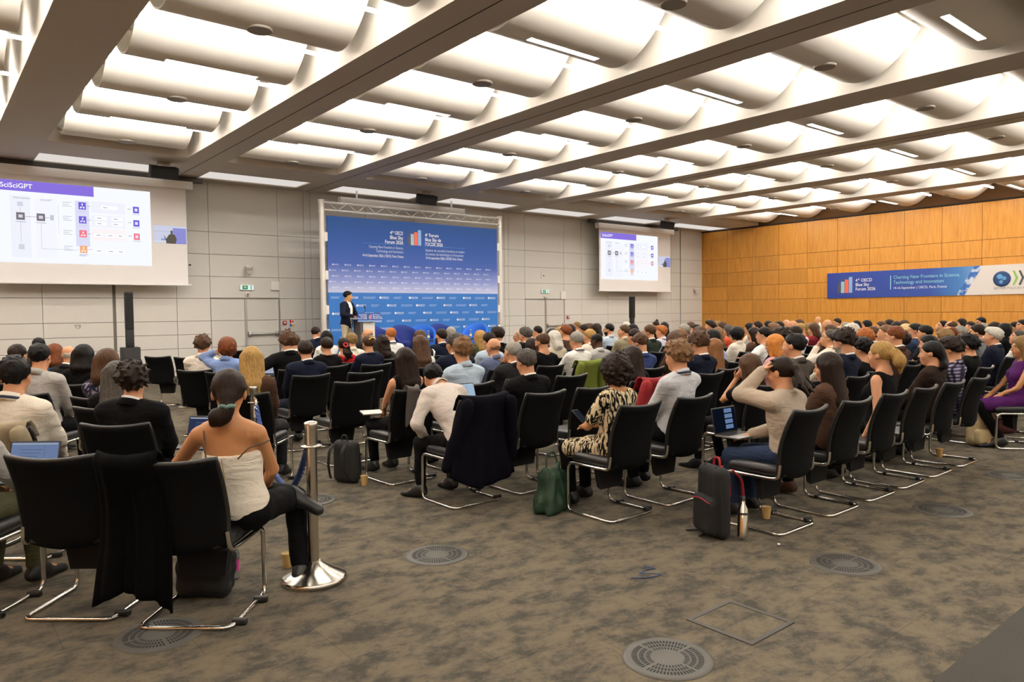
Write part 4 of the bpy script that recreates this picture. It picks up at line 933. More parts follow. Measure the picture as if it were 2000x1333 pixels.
    if ex.get('g'):
        mb = MB(); nn = 10 if lod < 2 else 6
        for q in (-1, 1):
            mb.tube([loc_h((.032*q+.021*math.cos(a), .108, .006+.017*math.sin(a))) for a in np.linspace(0, 2*math.pi, nn+1)[:-1]], .0022, 5, closed=True)
            mb.tube([loc_h((.053*q, .108, .012)), loc_h((.078*q, .08, .014)), loc_h((.082*q, .0, .012)), loc_h((.079*q, -.02, .0))], .0022, 5)
        mb.tube([loc_h((-.011, .11, .01)), loc_h((.011, .11, .01))], .0022, 5); mb.build('glasses', GLS, P_)
    # ---------- trousers / skirt and shoes
    pc_ = ex.get('pants', 'black' if top not in ('jacket',) else (tcol if tcol in ('navy', 'charcoal', 'black', 'grey') else 'charcoal'))
    if True:
        lp = np.array([q for l in legs for q in l]+[hip]); lo, hi = lp.min(0)-.2, lp.max(0)+.2
        G = Field(*[lines(lo[q], hi[q], Hc*1.7, []) for q in range(3)])
        G.ell(hip, np.array((.172, .13, .12))*s, M, .05)
        for a, k, an, to in legs:
            G.cone(a, k, .092*s, .068*s, .04); an2 = np.array(k)+(np.array(an)-np.array(k))*.92; G.cone(k, an2, .066*s, .055*s, .02)
        V, F = G.mesh(1); V += vnormals(V, F)*(wob(V, idx+50, 28)*.006)[:, None]
        link('trousers', np_mesh('trousers', V, F, True, [cloth_mat(pc_)]), None, P_)
        for a, k, an, to in (legs if lod < 2 else []):
            an, to = np.array(an), np.array(to); lo, hi = np.minimum(an, to)-.12, np.maximum(an, to)+.12
            G = Field(*[lines(lo[q], hi[q], max(Hc*1.2, .015), []) for q in range(3)]); G.cone(an+np.array((0, 0, .01)), an*.6+to*.4, .047, .045, .02); G.cone(an-np.array((0, .040, .03)) if an[2] < .2 else an, to+unit(to-an)*.065, .041, .036, .03)
            if an[2] < .2: G.clip((0, 0, .004), (0, 0, -1))
            V, F = G.mesh(1); link('shoe', np_mesh('shoe', V, F, True, [SHOEB if idx % 5 == 3 else SHOE]), None, P_)
    # ---------- upper garment
    loose = {'jacket': .024, 'sweater': .020, 'shirt': .015, 'tee': .011, 'tank': .007, 'strapless': .007, 'dress': .010, 'vest': .014}[top]
    slv = {'jacket': 1.0, 'sweater': 1.0, 'shirt': 1.0, 'tee': .38, 'tank': 0, 'strapless': 0, 'dress': .5 if tcol == 'zebra' else 0, 'vest': 1.0}[top]
    ap = np.array([hip, nb, shL, shR, eL, eR, wL, wR]); lo, hi = ap.min(0)-.22, ap.max(0)+.2
    G = Field(*[lines(lo[q], hi[q], Hc, []) for q in range(3)]); L_ = loose
    if top != 'strapless':
        G.cone(shL*.84+shR*.16, shR*.84+shL*.16, .054*s+L_*.8, .054*s+L_*.8, .05)
        for sh in (shL, shR): G.cone(nb-d*.015, sh*.62+nb*.38, .044*s+L_*.6, .046*s+L_*.7, .05)
        if top == 'jacket':
            for sh in (shL, shR): G.ell(sh+d*.012, np.array((.068, .062, .05))*s, M, .03)
    G.ell(hip+d*.03, np.array((.162, .122, .13))*s+L_, M, .05); G.ell(hip+d*tl*.35, np.array((.14, .103, .16))*s+L_, M, .06); G.ell(hip+d*tl*.64+fw*.01, np.array((.152 if fem else .168, .110, .16))*s+L_, M, .06)
    if fem:
        for q in (-1, 1): G.ell(hip+d*tl*.62+rx*.07*q+fw*.085, np.array((.062, .055, .06))*s+L_*.5, M, .03)
    if slv > 0:
        for sh, el, wr in ((shL, eL, wL), (shR, eR, wR)):
            if slv <= .5: e2 = sh+(el-sh)*slv*2*.7; G.cone(sh, e2, .052*s+L_, .050*s+L_, .03)
            else:
                G.cone(sh, el, .052*s+L_, .042*s+L_, .03); w2 = el+(wr-el)*((slv-.5)*2*.97); G.cone(el, w2, .042*s+L_, .031*s+L_*.75, .015)
    elif top in ('tank', 'dress'):
        for sgn, sh, el in ((-1, shL, eL), (1, shR, eR)): G.ell(sh+rx*sgn*.035*s-d*.015, np.array((.05, .1, .075))*s, M, .01, 'sub')
    if tcol in ('zebra', 'purpledress'):
        for a, k, an, to in legs: G.cone(a, np.array(a)*.15+np.array(k)*.85, .105*s, .085*s, .05)
    if top == 'strapless': G.clip(hip+d*(tl*.70), d)
    elif top in ('tank', 'dress', 'tee') and fem:
        G.ell(nb+d*.015+fw*.02, np.array((.075, .085, .05))*s, M, .01, 'sub')
    # open at the bottom and around the neck
    G.cone(nb+d*.07, nb+d*.16, .07*s, .09*s, 0) if False else None
    V, F = G.mesh(1)
    Vn = vnormals(V, F); amp = {'jacket': .005, 'sweater': .006, 'shirt': .010}.get(top, .003)
    V = V+Vn*((wob(V, idx, (16, 16, 34))*.7+wob(V, idx+9, (40, 40, 60))*.3)*amp)[:, None]
    gname = {'shirt': 'shirt', 'jacket': 'jacket', 'sweater': 'sweater', 'tee': 'top', 'tank': 'sleeveless_top', 'strapless': 'strapless_top', 'dress': 'dress', 'vest': 'vest'}[top]
    gmi = None; gm_ = [cloth_mat(tcol)]
    if top == 'vest':
        c_ = V[F].mean(1)-shc; gmi = (np.abs(c_@rx) > sw*1.02).astype(int); gm_.append(cloth_mat('white'))
    if ex.get('open'):
        c_ = V[F].mean(1)-hip; xx = c_@rx; hh = c_@d/tl; gmi = ((np.abs(xx) < .02+.055*np.clip(hh, 0, 1)) & (c_@fw > .03) & (hh > -.1)).astype(int); gm_.append(cloth_mat('white'))
    cl = link(gname, np_mesh(gname, V, F, True, gm_, gmi), None, P_)
    if top == 'strapless':
        mb = MB()
        mb.tube([hip+d*tl*.68-rx*.085-fw*.112*s, shc-rx*.095-fw*.082*s-d*.01, shc-rx*.105-fw*.05*s+d*.043*s, shc-rx*.105+d*.058*s, shc-rx*.10+fw*.05], .0045, 5, fil=.02)
        mb.tube([hip+d*tl*.68+rx*.08-fw*.114*s, shc+rx*.13-fw*.088*s-d*.05, shR+(eR-shR)*.2-fw*.05+rx*.02, shR+(eR-shR)*.2+rx*.05, shR+(eR-shR)*.2+fw*.04+rx*.02], .0045, 5, fil=.02)
        mb.build('strap', mat('strap_brown', '#5a4636', .7), P_)
        mb = MB(); mb.tube([hip+d*tl*.2-fw*.123*s, hip+d*tl*.5-fw*.123*s, hip+d*tl*.69-fw*.122*s], .003, 5); mb.build('zip', mat('zip_tan', '#a08a68', .5), cl)
    # collars, lanyards
    nax = unit(loc_h((0, -.025, -.05))-nb)
    sx_ = unit(np.cross(np.array((0, 1., 0)), nax)); sy_ = np.cross(nax, sx_)
    def ring(name, r0_, r1_, h0, h1, m_, dip=.02, par=None, th=.006):
        n_ = 18 if lod < 2 else 10; V = []; F = []
        for lay, (rr_, hh) in enumerate(((r0_, h0), (r1_, h1), (r1_-th, h1), (r0_-th, h0))):
            for k in range(n_):
                a = 2*math.pi*k/n_; V.append(nb+sx_*rr_*math.cos(a)*s+sy_*(rr_*1.02*math.sin(a)-.004)*s+nax*(hh+.016*max(0, -math.sin(a))-dip*max(0, math.sin(a))**2)*s)
        for lay in range(4):
            for k in range(n_):
                j = (k+1) % n_; l2_ = (lay+1) % 4; F.append((lay*n_+k, lay*n_+j, l2_*n_+j, l2_*n_+k))
        return link(name, np_mesh(name, np.array(V), np.array(F), True, [m_]), None, par or P_)
    if top in ('shirt', 'vest'): ring('collar', .083, .066, -.012, .042, cloth_mat(tcol if top == 'shirt' else 'white'), .03, cl)
    if top == 'jacket':
        ring('collar', .094, .078, -.02, .028, cloth_mat(tcol), .05, cl, .012)
        if ex.get('collar') or not fem: ring('shirt_collar', .078, .066, .0, .044, cloth_mat('white'), .035)
    if top == 'sweater': ring('neckband', .085, .075, -.012, .006, cloth_mat(tcol), .03, cl)
    if ex.get('ln'):
        mb = MB(); pts = []
        for a in np.linspace(-20, 200, 13):
            a = R(a-180 if False else a+180); pts.append(nb+sx_*.082*s*math.cos(a)+sy_*.086*s*math.sin(a)+nax*(.012+.012*max(0, -math.sin(a)))*s)
        pts = [hip+d*tl*.6+fw*.135+rx*-.03]+pts+[hip+d*tl*.6+fw*.135+rx*.03]
        mb.tube(pts, .01, 6, flat=(.004, .010)); mb.build('lanyard', LANY, P_)
    # ---------- hair
    if hstyle != 'buzz': build_hair(P_, idx, hstyle, hcol, hc, Rh, s, lod, Hf)
    return P_
def build_hair(P_, idx, st, hcol, hc, Rh, s, lod, Hf):
    r = np.random.RandomState(idx+300)
    long_ = {'long': .30, 'longest': .42, 'wavy': .27, 'wavyshort': .16, 'bob': .13}.get(st, 0)
    lo = np.array((-.19, -.24, -.18-long_)); hi = np.array((.19, .16, .22))
    if st in ('dread', 'bunbig', 'pony', 'ponylow', 'ponycurly'): lo = np.array((-.22, -.30, -.34))
    h = Hf*1.05; G = Field(*[lines(lo[q], hi[q], h, []) for q in range(3)])
    t = {'short': .010, 'thick': .022, 'bald': .004, 'balding': .007, 'curlyshort': .022, 'curly': .035, 'curlybig': .045, 'bob': .020, 'wavyshort': .02, 'long': .014, 'longest': .014, 'wavy': .018}.get(st, .010)
    G.ell((0, -.018, .040), np.array((.078, .098, .087))+t, k=0)
    if st in ('short', 'thick', 'curlyshort'):
        if st == 'thick': G.ell((0, .035, .105), (.07, .06, .04), k=.03)
        X, Y, Z = G.grid((slice(None),)*3)
        G.f = np.maximum(G.f, (-(Z-(.006+.78*Y)-.01*np.cos(X*25))/1.27).astype(np.float32))
        G.f = np.maximum(G.f, (-(Z+.075)).astype(np.float32))
        for q in (-1, 1): G.ell((.09*q, .012, -.02), (.03, .032, .04), k=.006, op='sub')
    elif st in ('bald', 'balding'):
        X, Y, Z = G.grid((slice(None),)*3)
        G.f = np.maximum(G.f, (-(Z-(.006+.78*Y))/1.27).astype(np.float32)); G.f = np.maximum(G.f, (-(Z+.075)).astype(np.float32))
        if st == 'bald': G.f = np.maximum(G.f, (Z-(.022-.12*Y)+.006*np.sin(X*90)).astype(np.float32)); G.f = np.maximum(G.f, (Y-.015+0*Z).astype(np.float32))
        else: G.ell((0, .045, .12), (.055, .105, .06), k=.01, op='sub')
        for q in (-1, 1): G.ell((.09*q, .012, -.02), (.03, .032, .04), k=.006, op='sub')
    else:
        L = long_
        if L:
            wd_ = 1.0 if st != 'longest' else 1.05
            for x in (-.066, -.033, 0, .033, .066):
                G.cone((x, -.055, .03), (x*1.12*wd_, -.085-.02*(abs(x) < .04), -.05-L*.55), .046, .038, .02); G.cone((x*1.12*wd_, -.085-.02*(abs(x) < .04), -.05-L*.55), (x*1.18*wd_+r.normal()*.006, -.085, -.05-L), .036, .020, .02)
            for q in (-1, 1): G.cone((.066*q, .0, .03), (.078*q, -.005, -.05-L*.5), .036, .03, .02); G.cone((.078*q, -.005, -.05-L*.5), (.075*q, -.02, -.05-L*.9), .03, .016, .02)
        if st in ('curly', 'curlybig'):
            n = 330 if lod < 2 else 80; R_ = .030 if st == 'curly' else .034
            for _ in range(n):
                u = unit(r.normal(size=3)); 
                if u[1] > .55 and u[2] < .45: continue
                c = np.array((0, -.028, .02))+u*np.array((.098, .105, .115))*(1 if st == 'curly' else 1.15)*r.uniform(.90, 1.13); G.ell(c, (R_*r.uniform(.40, .62),)*3, k=.002)
        if st in ('bun', 'updo', 'updoclip', 'bunbig', 'pony', 'ponylow', 'ponycurly', 'dread'):
            X, Y, Z = G.grid((slice(None),)*3); G.f = np.maximum(G.f, (-(Z-(-.01+.82*Y))/1.3).astype(np.float32)); G.f = np.maximum(G.f, (-(Z+.085)).astype(np.float32))
            for q in (-1, 1): G.ell((.09*q, .012, -.02), (.026, .03, .04), k=.006, op='sub')
        if st == 'bun': G.ell((0, -.05, .15), (.045, .045, .04), k=.01)
        if st in ('updo', 'updoclip'): G.ell((0, -.115, .03), (.05, .035, .065), k=.02)
        if st == 'bunbig':
            G.ell((0, -.135, .015), (.058, .04, .045), k=.012); G.ell((.0, -.165, -.045), (.065, .055, .07), k=.015); G.cone((.03, -.16, -.08), (.04, -.15, -.16), .035, .012, .02); G.cone((-.02, -.15, .045), (.03, -.17, .0), .022, .02, .008)
        if st == 'pony': G.cone((0, -.115, .05), (0, -.16, -.02), .025, .035, .02); G.cone((0, -.16, -.02), (.0, -.14, -.16), .035, .012, .02)
        if st == 'ponylow': G.cone((.0, -.10, -.02), (0, -.12, -.07), .045, .032, .03); G.ell((-.035, -.125, -.115), (.06, .034, .05), k=.02); G.cone((.0, -.12, -.08), (-.07, -.11, -.15), .035, .02, .02)
        if st == 'ponycurly':
            for _ in range(26): G.ell(np.array((.01, -.15, -.09))+r.normal(size=3)*np.array((.035, .025, .06)), (.028,)*3, k=.015)
        if st == 'dread':
            for a in np.linspace(-1.2, 1.2, 9): G.cone((.075*math.sin(a), .055*math.cos(a), .105), (.03*math.sin(a), -.13, .03), .012, .013, .006); G.cone((.085*math.sin(a), .02, .06), (.03*math.sin(a), -.13, .02), .011, .013, .006)
            for _ in range(30): a = r.normal(size=2)*.03; G.cone((a[0]*.4, -.13, .025), (a[0]*1.9, -.20+a[1]*.8, -.11+a[1]), .013, .009, .006)
            G.ell((0, -.135, .025), (.034, .025, .034), k=.01)
        G.ell((0, .108, -.035), (.064, .075, .112), k=.015, op='sub')
    # tufts and strands break up the outline
    nt_ = {0: 1.0, 1: .7, 2: .3}[lod]
    if st in ('thick', 'short', 'curlyshort', 'balding'):
        n, ln_, ra = {'thick': (130, .030, .015), 'short': (110, .020, .0085), 'curlyshort': (150, .020, .014), 'balding': (40, .018, .008)}[st]
        for _ in range(int(n*nt_)):
            u = unit(r.normal(size=3)); p = np.array((0, -.018, .040))+u*(np.array((.078, .098, .087))+t*.75)
            if p[2] < .012+.78*p[1] or p[2] < -.055 or (abs(p[0]) > .07 and p[2] < .02 and p[1] > -.03): continue
            if st == 'balding' and p[2] > .07 and p[1] > -.06: continue
            fl = unit(np.array((p[0]*2+r.normal()*.35, (.5 if p[1] > 0 and p[2] > .06 else -.35)+r.normal()*.4, -.55+r.normal()*.3 if p[2] < .08 else .2))+u*(.55 if st == 'thick' else .35))
            G.cone(p, p+fl*ln_*r.uniform(.6, 1.2), ra, ra*.45, .012)
    elif long_ and lod < 2:
        for _ in range(46):
            x = r.uniform(-.085, .085); yb = -.085-.03*(1-(x/.09)**2)+r.uniform(-.004, .012); z0 = r.uniform(-.02, .08); z1 = -.05-long_*r.uniform(.75, 1.08)
            G.cone((x*.9, yb+.005, z0), (x*1.06+r.normal()*.004, yb-.004, (z0+z1)/2), .011, .010, .006); G.cone((x*1.06, yb-.004, (z0+z1)/2), (x*1.12+r.normal()*.008, yb+.006, z1), .010, .005, .006)
    elif st in ('updo', 'updoclip', 'pony', 'ponylow', 'bunbig', 'bun') and lod < 2:
        tie = {'bunbig': (0, -.13, .02), 'ponylow': (0, -.115, -.05), 'pony': (0, -.115, .05), 'bun': (0, -.05, .13)}.get(st, (0, -.11, .03))
        for a_ in np.linspace(-1.5, 1.5, 15): q_ = np.array((.088*math.sin(a_), .062*math.cos(a_)-.01, .085-.05*abs(math.sin(a_))))+r.normal(size=3)*.002; G.cone(q_, (np.array(tie)+q_)*.5+np.array((.035*math.sin(a_), 0, .035)), .009, .008, .006)
    V, F = G.mesh(0 if st in ('curly', 'curlybig', 'ponycurly') else (1 if lod else 2))
    if len(V) == 0: return
    Vn = vnormals(V, F)
    cv = st in ('curly', 'curlybig', 'curlyshort', 'ponycurly')
    am = {'short': .0035, 'thick': .006, 'bald': .0, 'balding': .002}.get(st, .004)
    disp = wob(V, idx+7, (85, 85, 22) if not cv else (70, 70, 70), 6)*(am if not cv else .006)
    if st == 'wavy': disp += wob(V, idx+8, (30, 30, 55), 4)*.008
    V = V+Vn*disp[:, None]
    V = (V*s)@Rh.T+hc
    o = link('hair', np_mesh('hair', V, F, True, [hair_mat(hcol)]), None, P_)
    L3 = lambda q: hc+Rh@(np.asarray(q)*s)
    if st == 'updoclip':
        mb = MB(); mb.tube([L3((x, -.145, .06+.02*math.cos(x*40))) for x in np.linspace(-.05, .05, 7)], .012, 6); mb.tube([L3((x, -.13, .10)) for x in np.linspace(-.04, .04, 5)], .008, 6); mb.build('hair_clip', mat('gold_clip', '#b59a52', .35, .5), P_)
    if st == 'ponylow' and idx == 10:
        mb = MB(); mb.tube([L3((.0+.034*math.cos(a), -.122+.03*math.sin(a), -.062+.005*math.sin(5*a))) for a in np.linspace(0, 2*math.pi, 17)[:-1]], .011, 7, closed=True); mb.build('scrunchie', mat('scrunchie_teal', '#5f7d74', .8, bump=(200, .6)), P_)
    if st == 'ponycurly':
        mb = MB(); mb.tube([L3((.0+.03*math.cos(a), -.125+.01*math.sin(a), .02+.03*math.sin(a))) for a in np.linspace(0, 2*math.pi, 13)[:-1]], .012, 6, closed=True); mb.build('hair_bow', mat('red_bow', '#a8141c', .7), P_)
# ================================================================ audience: head position x, y, head-top height, facing
PEOPLE = [
    (0.51, 5.79, 1.33, 41.0, 'short', 'black', 'shirt', 'cream', {'ln': 1}, 'man with black hair in a cream shirt, navy lanyard around his collar'),
    (0.92, 8.17, 1.34, 41.0, 'short', 'black', 'shirt', 'grey', {}, 'man with thick black hair in a grey shirt ahead of the cream shirt'),
    (0.89, 9.76, 1.295, 41.0, 'updo', 'dkbrown', 'jacket', 'black', {'g': 1}, 'brown haired woman with pinned-up hair and glasses at the far left'),
    (1.33, 11.89, 1.33, 41.0, 'buzz', 'black', 'jacket', 'charcoal', {'skin': 'd'}, 'man with cropped hair, farthest head against the grey wall at left'),
    (1.4, 10.96, 1.245, 41.0, 'bob', 'auburn', 'tee', 'blue', {}, 'auburn haired woman with a bright blue neckline at left'),
    (1.45, 10.22, 1.25, 41.0, 'bald', 'white', 'jacket', 'charcoal', {}, 'bald man with white fringe in charcoal jacket, left seating block'),
    (1.41, 8.97, 1.285, 41.0, 'bob', 'black', 'jacket', 'black', {}, 'person with a black bowl haircut beside the bald man at left'),
    (1.33, 7.33, 1.295, 41.0, 'bob', 'brown', 'tee', 'floral', {}, 'woman with a brown bob and navy patterned top'),
    (1.25, 6.52, 1.225, 41.0, 'long', 'dkgrey', 'jacket', 'black', {}, 'woman with dark greying hair half hidden behind the curly-topped man'),
    (1.14, 5.43, 1.265, 41.0, 'thick', 'dkbrown', 'jacket', 'black', {'collar': 1}, 'man with tousled dark hair, black suit and white collar, laptop on lap'),
    (1.27, 3.89, 1.3, 41.0, 'ponylow', 'dkbrown', 'strapless', 'cream', {'arm': 'akimbo', 'skin': 't'}, 'woman with bare shoulders in cream strapless top, low ponytail and scrunchie'),
    (0.125, 4.85, 1.3, 41.0, 'short', 'brown', 'sweater', 'grey', {'pants': 'olive', 'arm': 'laptop'}, 'person in grey sweater and olive trousers cut off by the left edge'),
    (2.95, 10.02, 1.32, 41.0, 'thick', 'brown', 'shirt', 'cream', {}, 'man with tousled grey-brown hair in cream shirt beside empty armchairs'),
    (3.06, 9.37, 1.295, 41.0, 'curly', 'auburn', 'shirt', 'bluestripe', {'arm': 'hairL'}, 'woman with curly auburn hair in blue striped shirt, hand to her hair'),
    (2.39, 6.67, 1.295, 41.0, 'long', 'blond', 'jacket', 'brown', {}, 'long blonde haired woman beside the blue striped shirt'),
    (4.3, 10.25, 1.305, 0.0, 'short', 'brown', 'shirt', 'white', {}, 'person in white shirt mostly hidden behind the black jacket man'),
    (3.77, 9.2, 1.369, 0.0, 'thick', 'brown', 'jacket', 'black', {'arm': 'spread'}, 'man with longish brown hair in black jacket, elbow spread sideways'),
    (3.56, 8.15, 1.285, 0.0, 'short', 'dkbrown', 'jacket', 'navy', {}, 'man with short brown hair and visible ears in navy suit jacket'),
    (6.55, 14.44, 1.33, 0.0, 'short', 'dkbrown', 'jacket', 'navy', {'hy': -60}, 'dark haired man in navy jacket turned right before the backdrop'),
    (5.74, 12.24, 1.29, 0.0, 'bob', 'black', 'shirt', 'white', {}, 'black haired person in white top behind the hair clips woman'),
    (4.41, 9.4, 1.272, 0.0, 'updo', 'dkbrown', 'sweater', 'black', {}, 'woman with brown hair held by small clips, black top'),
    (4.91, 9.89, 1.24, 0.0, 'ponycurly', 'dkbrown', 'tee', 'red', {}, 'woman with curly brown ponytail, red bow and red top'),
    (5.52, 10.84, 1.27, 0.0, 'curlyshort', 'dkblond', 'shirt', 'cream', {}, 'person with fluffy dark blond hair in cream top'),
    (6.6, 12.3, 1.325, 0.0, 'bald', 'tan', 'jacket', 'charcoal', {'g': 1, 'hy': 50}, 'bald man with glasses looking left near the lectern'),
    (4.95, 9.2, 1.288, 0.0, 'updoclip', 'brown', 'sweater', 'navy', {'ln': 1, 'arm': 'laptop'}, 'woman with brown hair in a gold claw clip, navy top'),
    (5.71, 10.16, 1.25, 0.0, 'wavy', 'dkbrown', 'sweater', 'dkgreen', {}, 'woman with long wavy dark hair beside the gold claw clip'),
    (6.53, 11.31, 1.335, 0.0, 'short', 'ginger', 'shirt', 'white', {'ln': 1}, 'man with cropped reddish hair, white shirt and lanyard before blue chairs'),
    (5.77, 9.16, 1.34, 0.0, 'short', 'brown', 'vest', 'charcoal', {}, 'man with brown hair, dark vest over white sleeves'),
    (5.18, 8.21, 1.29, 0.0, 'long', 'brown', 'tee', 'white', {}, 'woman with long straight brown hair over a white top'),
    (3.61, 6.0, 1.256, 0.0, 'long', 'dkbrown', 'tank', 'black', {'arm': 'lap'}, 'woman with very long dark hair and bare shoulder, notebook on lap'),
    (3.51, 5.36, 1.135, 0.0, 'short', 'black', 'shirt', 'pinkgrey', {'lean': 38, 'hp': -25, 'arm': 'knees', 'g': 1}, 'man in pale grey shirt bent forward over his knees'),
    (6.84, 10.18, 1.32, 0.0, 'short', 'dkbrown', 'jacket', 'navy', {'beard': 'dkbrown', 'hy': 45}, 'bearded dark haired man in navy suit looking left at stage'),
    (7.8, 11.28, 1.325, 0.0, 'short', 'grey', 'jacket', 'navy', {}, 'grey haired man just behind the bearded navy suit man'),
    (4.88, 6.99, 1.355, 0.0, 'short', 'dkgrey', 'jacket', 'navy', {}, 'man with greying dark hair in navy jacket before the light blue shirt'),
    (4.29, 6.0, 1.322, 0.0, 'thick', 'ltbrown', 'shirt', 'ltblue', {'g': 1}, 'man with light brown hair and glasses in light blue shirt'),
    (7.74, 10.31, 1.27, 0.0, 'wavy', 'blond', 'jacket', 'olive', {}, 'blonde woman in dark jacket in front of the rightmost blue chair'),
    (6.32, 8.19, 1.3, 0.0, 'short', 'dkbrown', 'shirt', 'ltblue', {'g': 1}, 'dark haired man with glasses and light blue shirt behind bald man'),
    (5.59, 7.15, 1.27, 0.0, 'bald', 'tan', 'shirt', 'slate', {'g': 1}, 'bald man with black glasses in slate blue shirt'),
    (7.23, 9.14, 1.345, 0.0, 'thick', 'dkbrown', 'jacket', 'black', {}, 'dark haired head overlapping the right edge of the blue backdrop'),
    (4.95, 6.0, 1.278, 0.0, 'balding', 'grey', 'jacket', 'charcoal', {'arm': 'chin', 'hy': 30}, 'balding grey haired man in charcoal jacket, hand at his chin'),
    (4.24, 4.95, 1.252, 0.0, 'short', 'dkgrey', 'jacket', 'black', {'collar': 1, 'arm': 'laptop'}, 'man with silver-streaked black hair in dark suit, laptop before him'),
    (8.56, 10.18, 1.26, 0.0, 'balding', 'grey', 'jacket', 'charcoal', {'g': 1, 'hy': 50}, 'grey haired man with dark glasses in left profile near the backdrop'),
    (7.92, 9.26, 1.32, 0.0, 'thick', 'dkgrey', 'jacket', 'black', {}, 'person with grey wavy hair directly behind the profile glasses man'),
    (9.91, 11.21, 1.3, 0.0, 'short', 'black', 'shirt', 'white', {'hy': 35}, 'black haired man in white shirt left of the right-hand door'),
    (6.41, 7.15, 1.311, 0.0, 'balding', 'brown', 'tee', 'black', {'beard': 'auburn', 'hy': 30}, 'balding man with auburn beard in black t-shirt'),
    (7.06, 8.12, 1.19, 0.0, 'bob', 'dkbrown', 'tee', 'purple', {}, 'dark haired woman between the grey heads and the bearded man'),
    (7.7, 8.32, 1.285, 0.0, 'bob', 'white', 'jacket', 'beige', {}, 'woman with white bob in beige jacket'),
    (8.62, 9.36, 1.285, 0.0, 'bob', 'dkbrown', 'jacket', 'navy', {}, 'brown haired person in dark jacket behind the white bob'),
    (11.61, 12.33, 1.245, -1.3, 'pony', 'blond', 'shirt', 'cream', {'hy': 35}, 'blonde woman with tied hair in cream top below the door bar'),
    (9.54, 9.98, 1.325, 0.0, 'curlyshort', 'auburn', 'tee', 'brown', {}, 'auburn head just right of the tied blonde hair'),
    (10.92, 11.28, 1.3, 0.0, 'bob', 'black', 'jacket', 'black', {}, 'black haired head half hidden left of the young man'),
    (13.05, 13.24, 1.325, -4.5, 'short', 'ltbrown', 'shirt', 'grey', {'hy': 45}, 'young man with light brown hair sitting tall, looking left'),
    (10.23, 10.17, 1.33, 0.0, 'short', 'dkbrown', 'jacket', 'brown', {'beard': 'dkbrown', 'hy': 30}, 'bearded dark haired man right of the tall young man'),
    (12.61, 12.35, 1.285, -3.5, 'thick', 'brown', 'jacket', 'grey', {'hy': 30}, 'brown haired person left of the dark bob with glasses'),
    (11.79, 11.34, 1.305, -1.7, 'bob', 'dkbrown', 'shirt', 'beige', {'g': 1, 'hy': 40}, 'person with dark hair and glasses in beige top'),
    (9.03, 8.86, 1.262, 0.0, 'curlyshort', 'blond', 'shirt', 'cream', {}, 'woman with curly blonde hair in cream top'),
    (7.04, 7.15, 1.308, 0.0, 'short', 'grey', 'shirt', 'white', {'g': 1, 'ln': 1, 'arm': 'laptop'}, 'man with grey crew cut and lanyard, white shirt, green jacket behind'),
    (7.79, 7.48, 1.262, 0.0, 'buzz', 'black', 'jacket', 'grey', {'skin': 'k', 'hp': -15}, 'dark skinned man with greying black hair in grey jacket'),
    (10.99, 10.21, 1.325, 0.0, 'short', 'black', 'shirt', 'ltblue', {'g': 1, 'beard': 'black', 'hy': 40}, 'man with glasses and black hair in pale blue shirt'),
    (10.23, 9.13, 1.325, 0.0, 'short', 'brown', 'jacket', 'khaki', {}, 'man with brown hair in khaki jacket below the black column speaker'),
    (13.21, 11.72, 1.325, -4.9, 'short', 'white', 'shirt', 'grey', {}, 'white haired head beside the foot of the column speaker'),
    (11.72, 10.22, 1.3, -1.6, 'bob', 'black', 'jacket', 'black', {}, 'black haired head in front of the column speaker'),
    (8.39, 7.29, 1.31, 0.0, 'ponylow', 'dkbrown', 'tee', 'violet', {}, 'dark haired woman with long tail and violet top'),
    (6.95, 5.94, 1.3, 0.0, 'short', 'brown', 'jacket', 'blueblazer', {'collar': 1, 'g': 1, 'hp': -20, 'hy': 20}, 'man with glasses in blue blazer and white collar looking down'),
    (9.75, 8.12, 1.34, 0.0, 'short', 'brown', 'jacket', 'dkgreen', {'g': 1, 'hy': 40}, 'brown haired man with glasses in dark green jacket'),
    (15.58, 12.76, 1.295, -10.1, 'bun', 'dkbrown', 'jacket', 'black', {}, 'small brown topknot seen above the dark green jacket man'),
    (14.23, 11.39, 1.295, -7.1, 'long', 'black', 'jacket', 'black', {}, 'woman with long black hair right behind the ginger man'),
    (11.42, 9.21, 1.28, -0.9, 'thick', 'ginger', 'shirt', 'lavender', {'hy': 40}, 'ginger haired man in pale lavender shirt'),
    (7.74, 6.03, 1.29, 0.0, 'bob', 'brown', 'tee', 'brown', {}, 'woman with rounded brown hair behind the light grey shirt man'),
    (9.19, 7.05, 1.285, 0.0, 'wavy', 'ltbrown', 'jacket', 'charcoal', {}, 'woman with long wavy light brown hair left of the grey haired man'),
    (8.68, 6.76, 1.27, 0.0, 'bob', 'black', 'jacket', 'black', {}, 'black crown of hair beside the wavy light brown hair'),
    (10.66, 8.09, 1.34, 0.0, 'short', 'grey', 'jacket', 'charcoal', {'hy': 40}, 'grey haired man beneath the dark wall seam'),
    (14.32, 10.67, 1.295, -7.3, 'bob', 'brown', 'jacket', 'navy', {}, 'brown bob above navy scarf near the wall corner'),
    (12.46, 9.16, 1.29, -3.2, 'short', 'black', 'jacket', 'grey', {}, 'dark haired head touching the wall corner'),
    (5.65, 4.94, 1.22, 0.0, 'long', 'dkbrown', 'sweater', 'black', {}, 'woman with straight dark brown hair in black behind the big curly hair'),
    (4.22, 3.86, 1.226, 0.0, 'curlybig', 'dkbrown', 'dress', 'zebra', {'arm': 'phone', 'skin': 't'}, 'woman with voluminous dark curly hair in black and cream zebra dress'),
    (5.0, 3.86, 1.315, 0.0, 'thick', 'ltbrown', 'shirt', 'ltgrey', {'ln': 1, 'hy': 20, 'arm': 'lap'}, 'man with light brown hair in pale grey shirt and dark lanyard'),
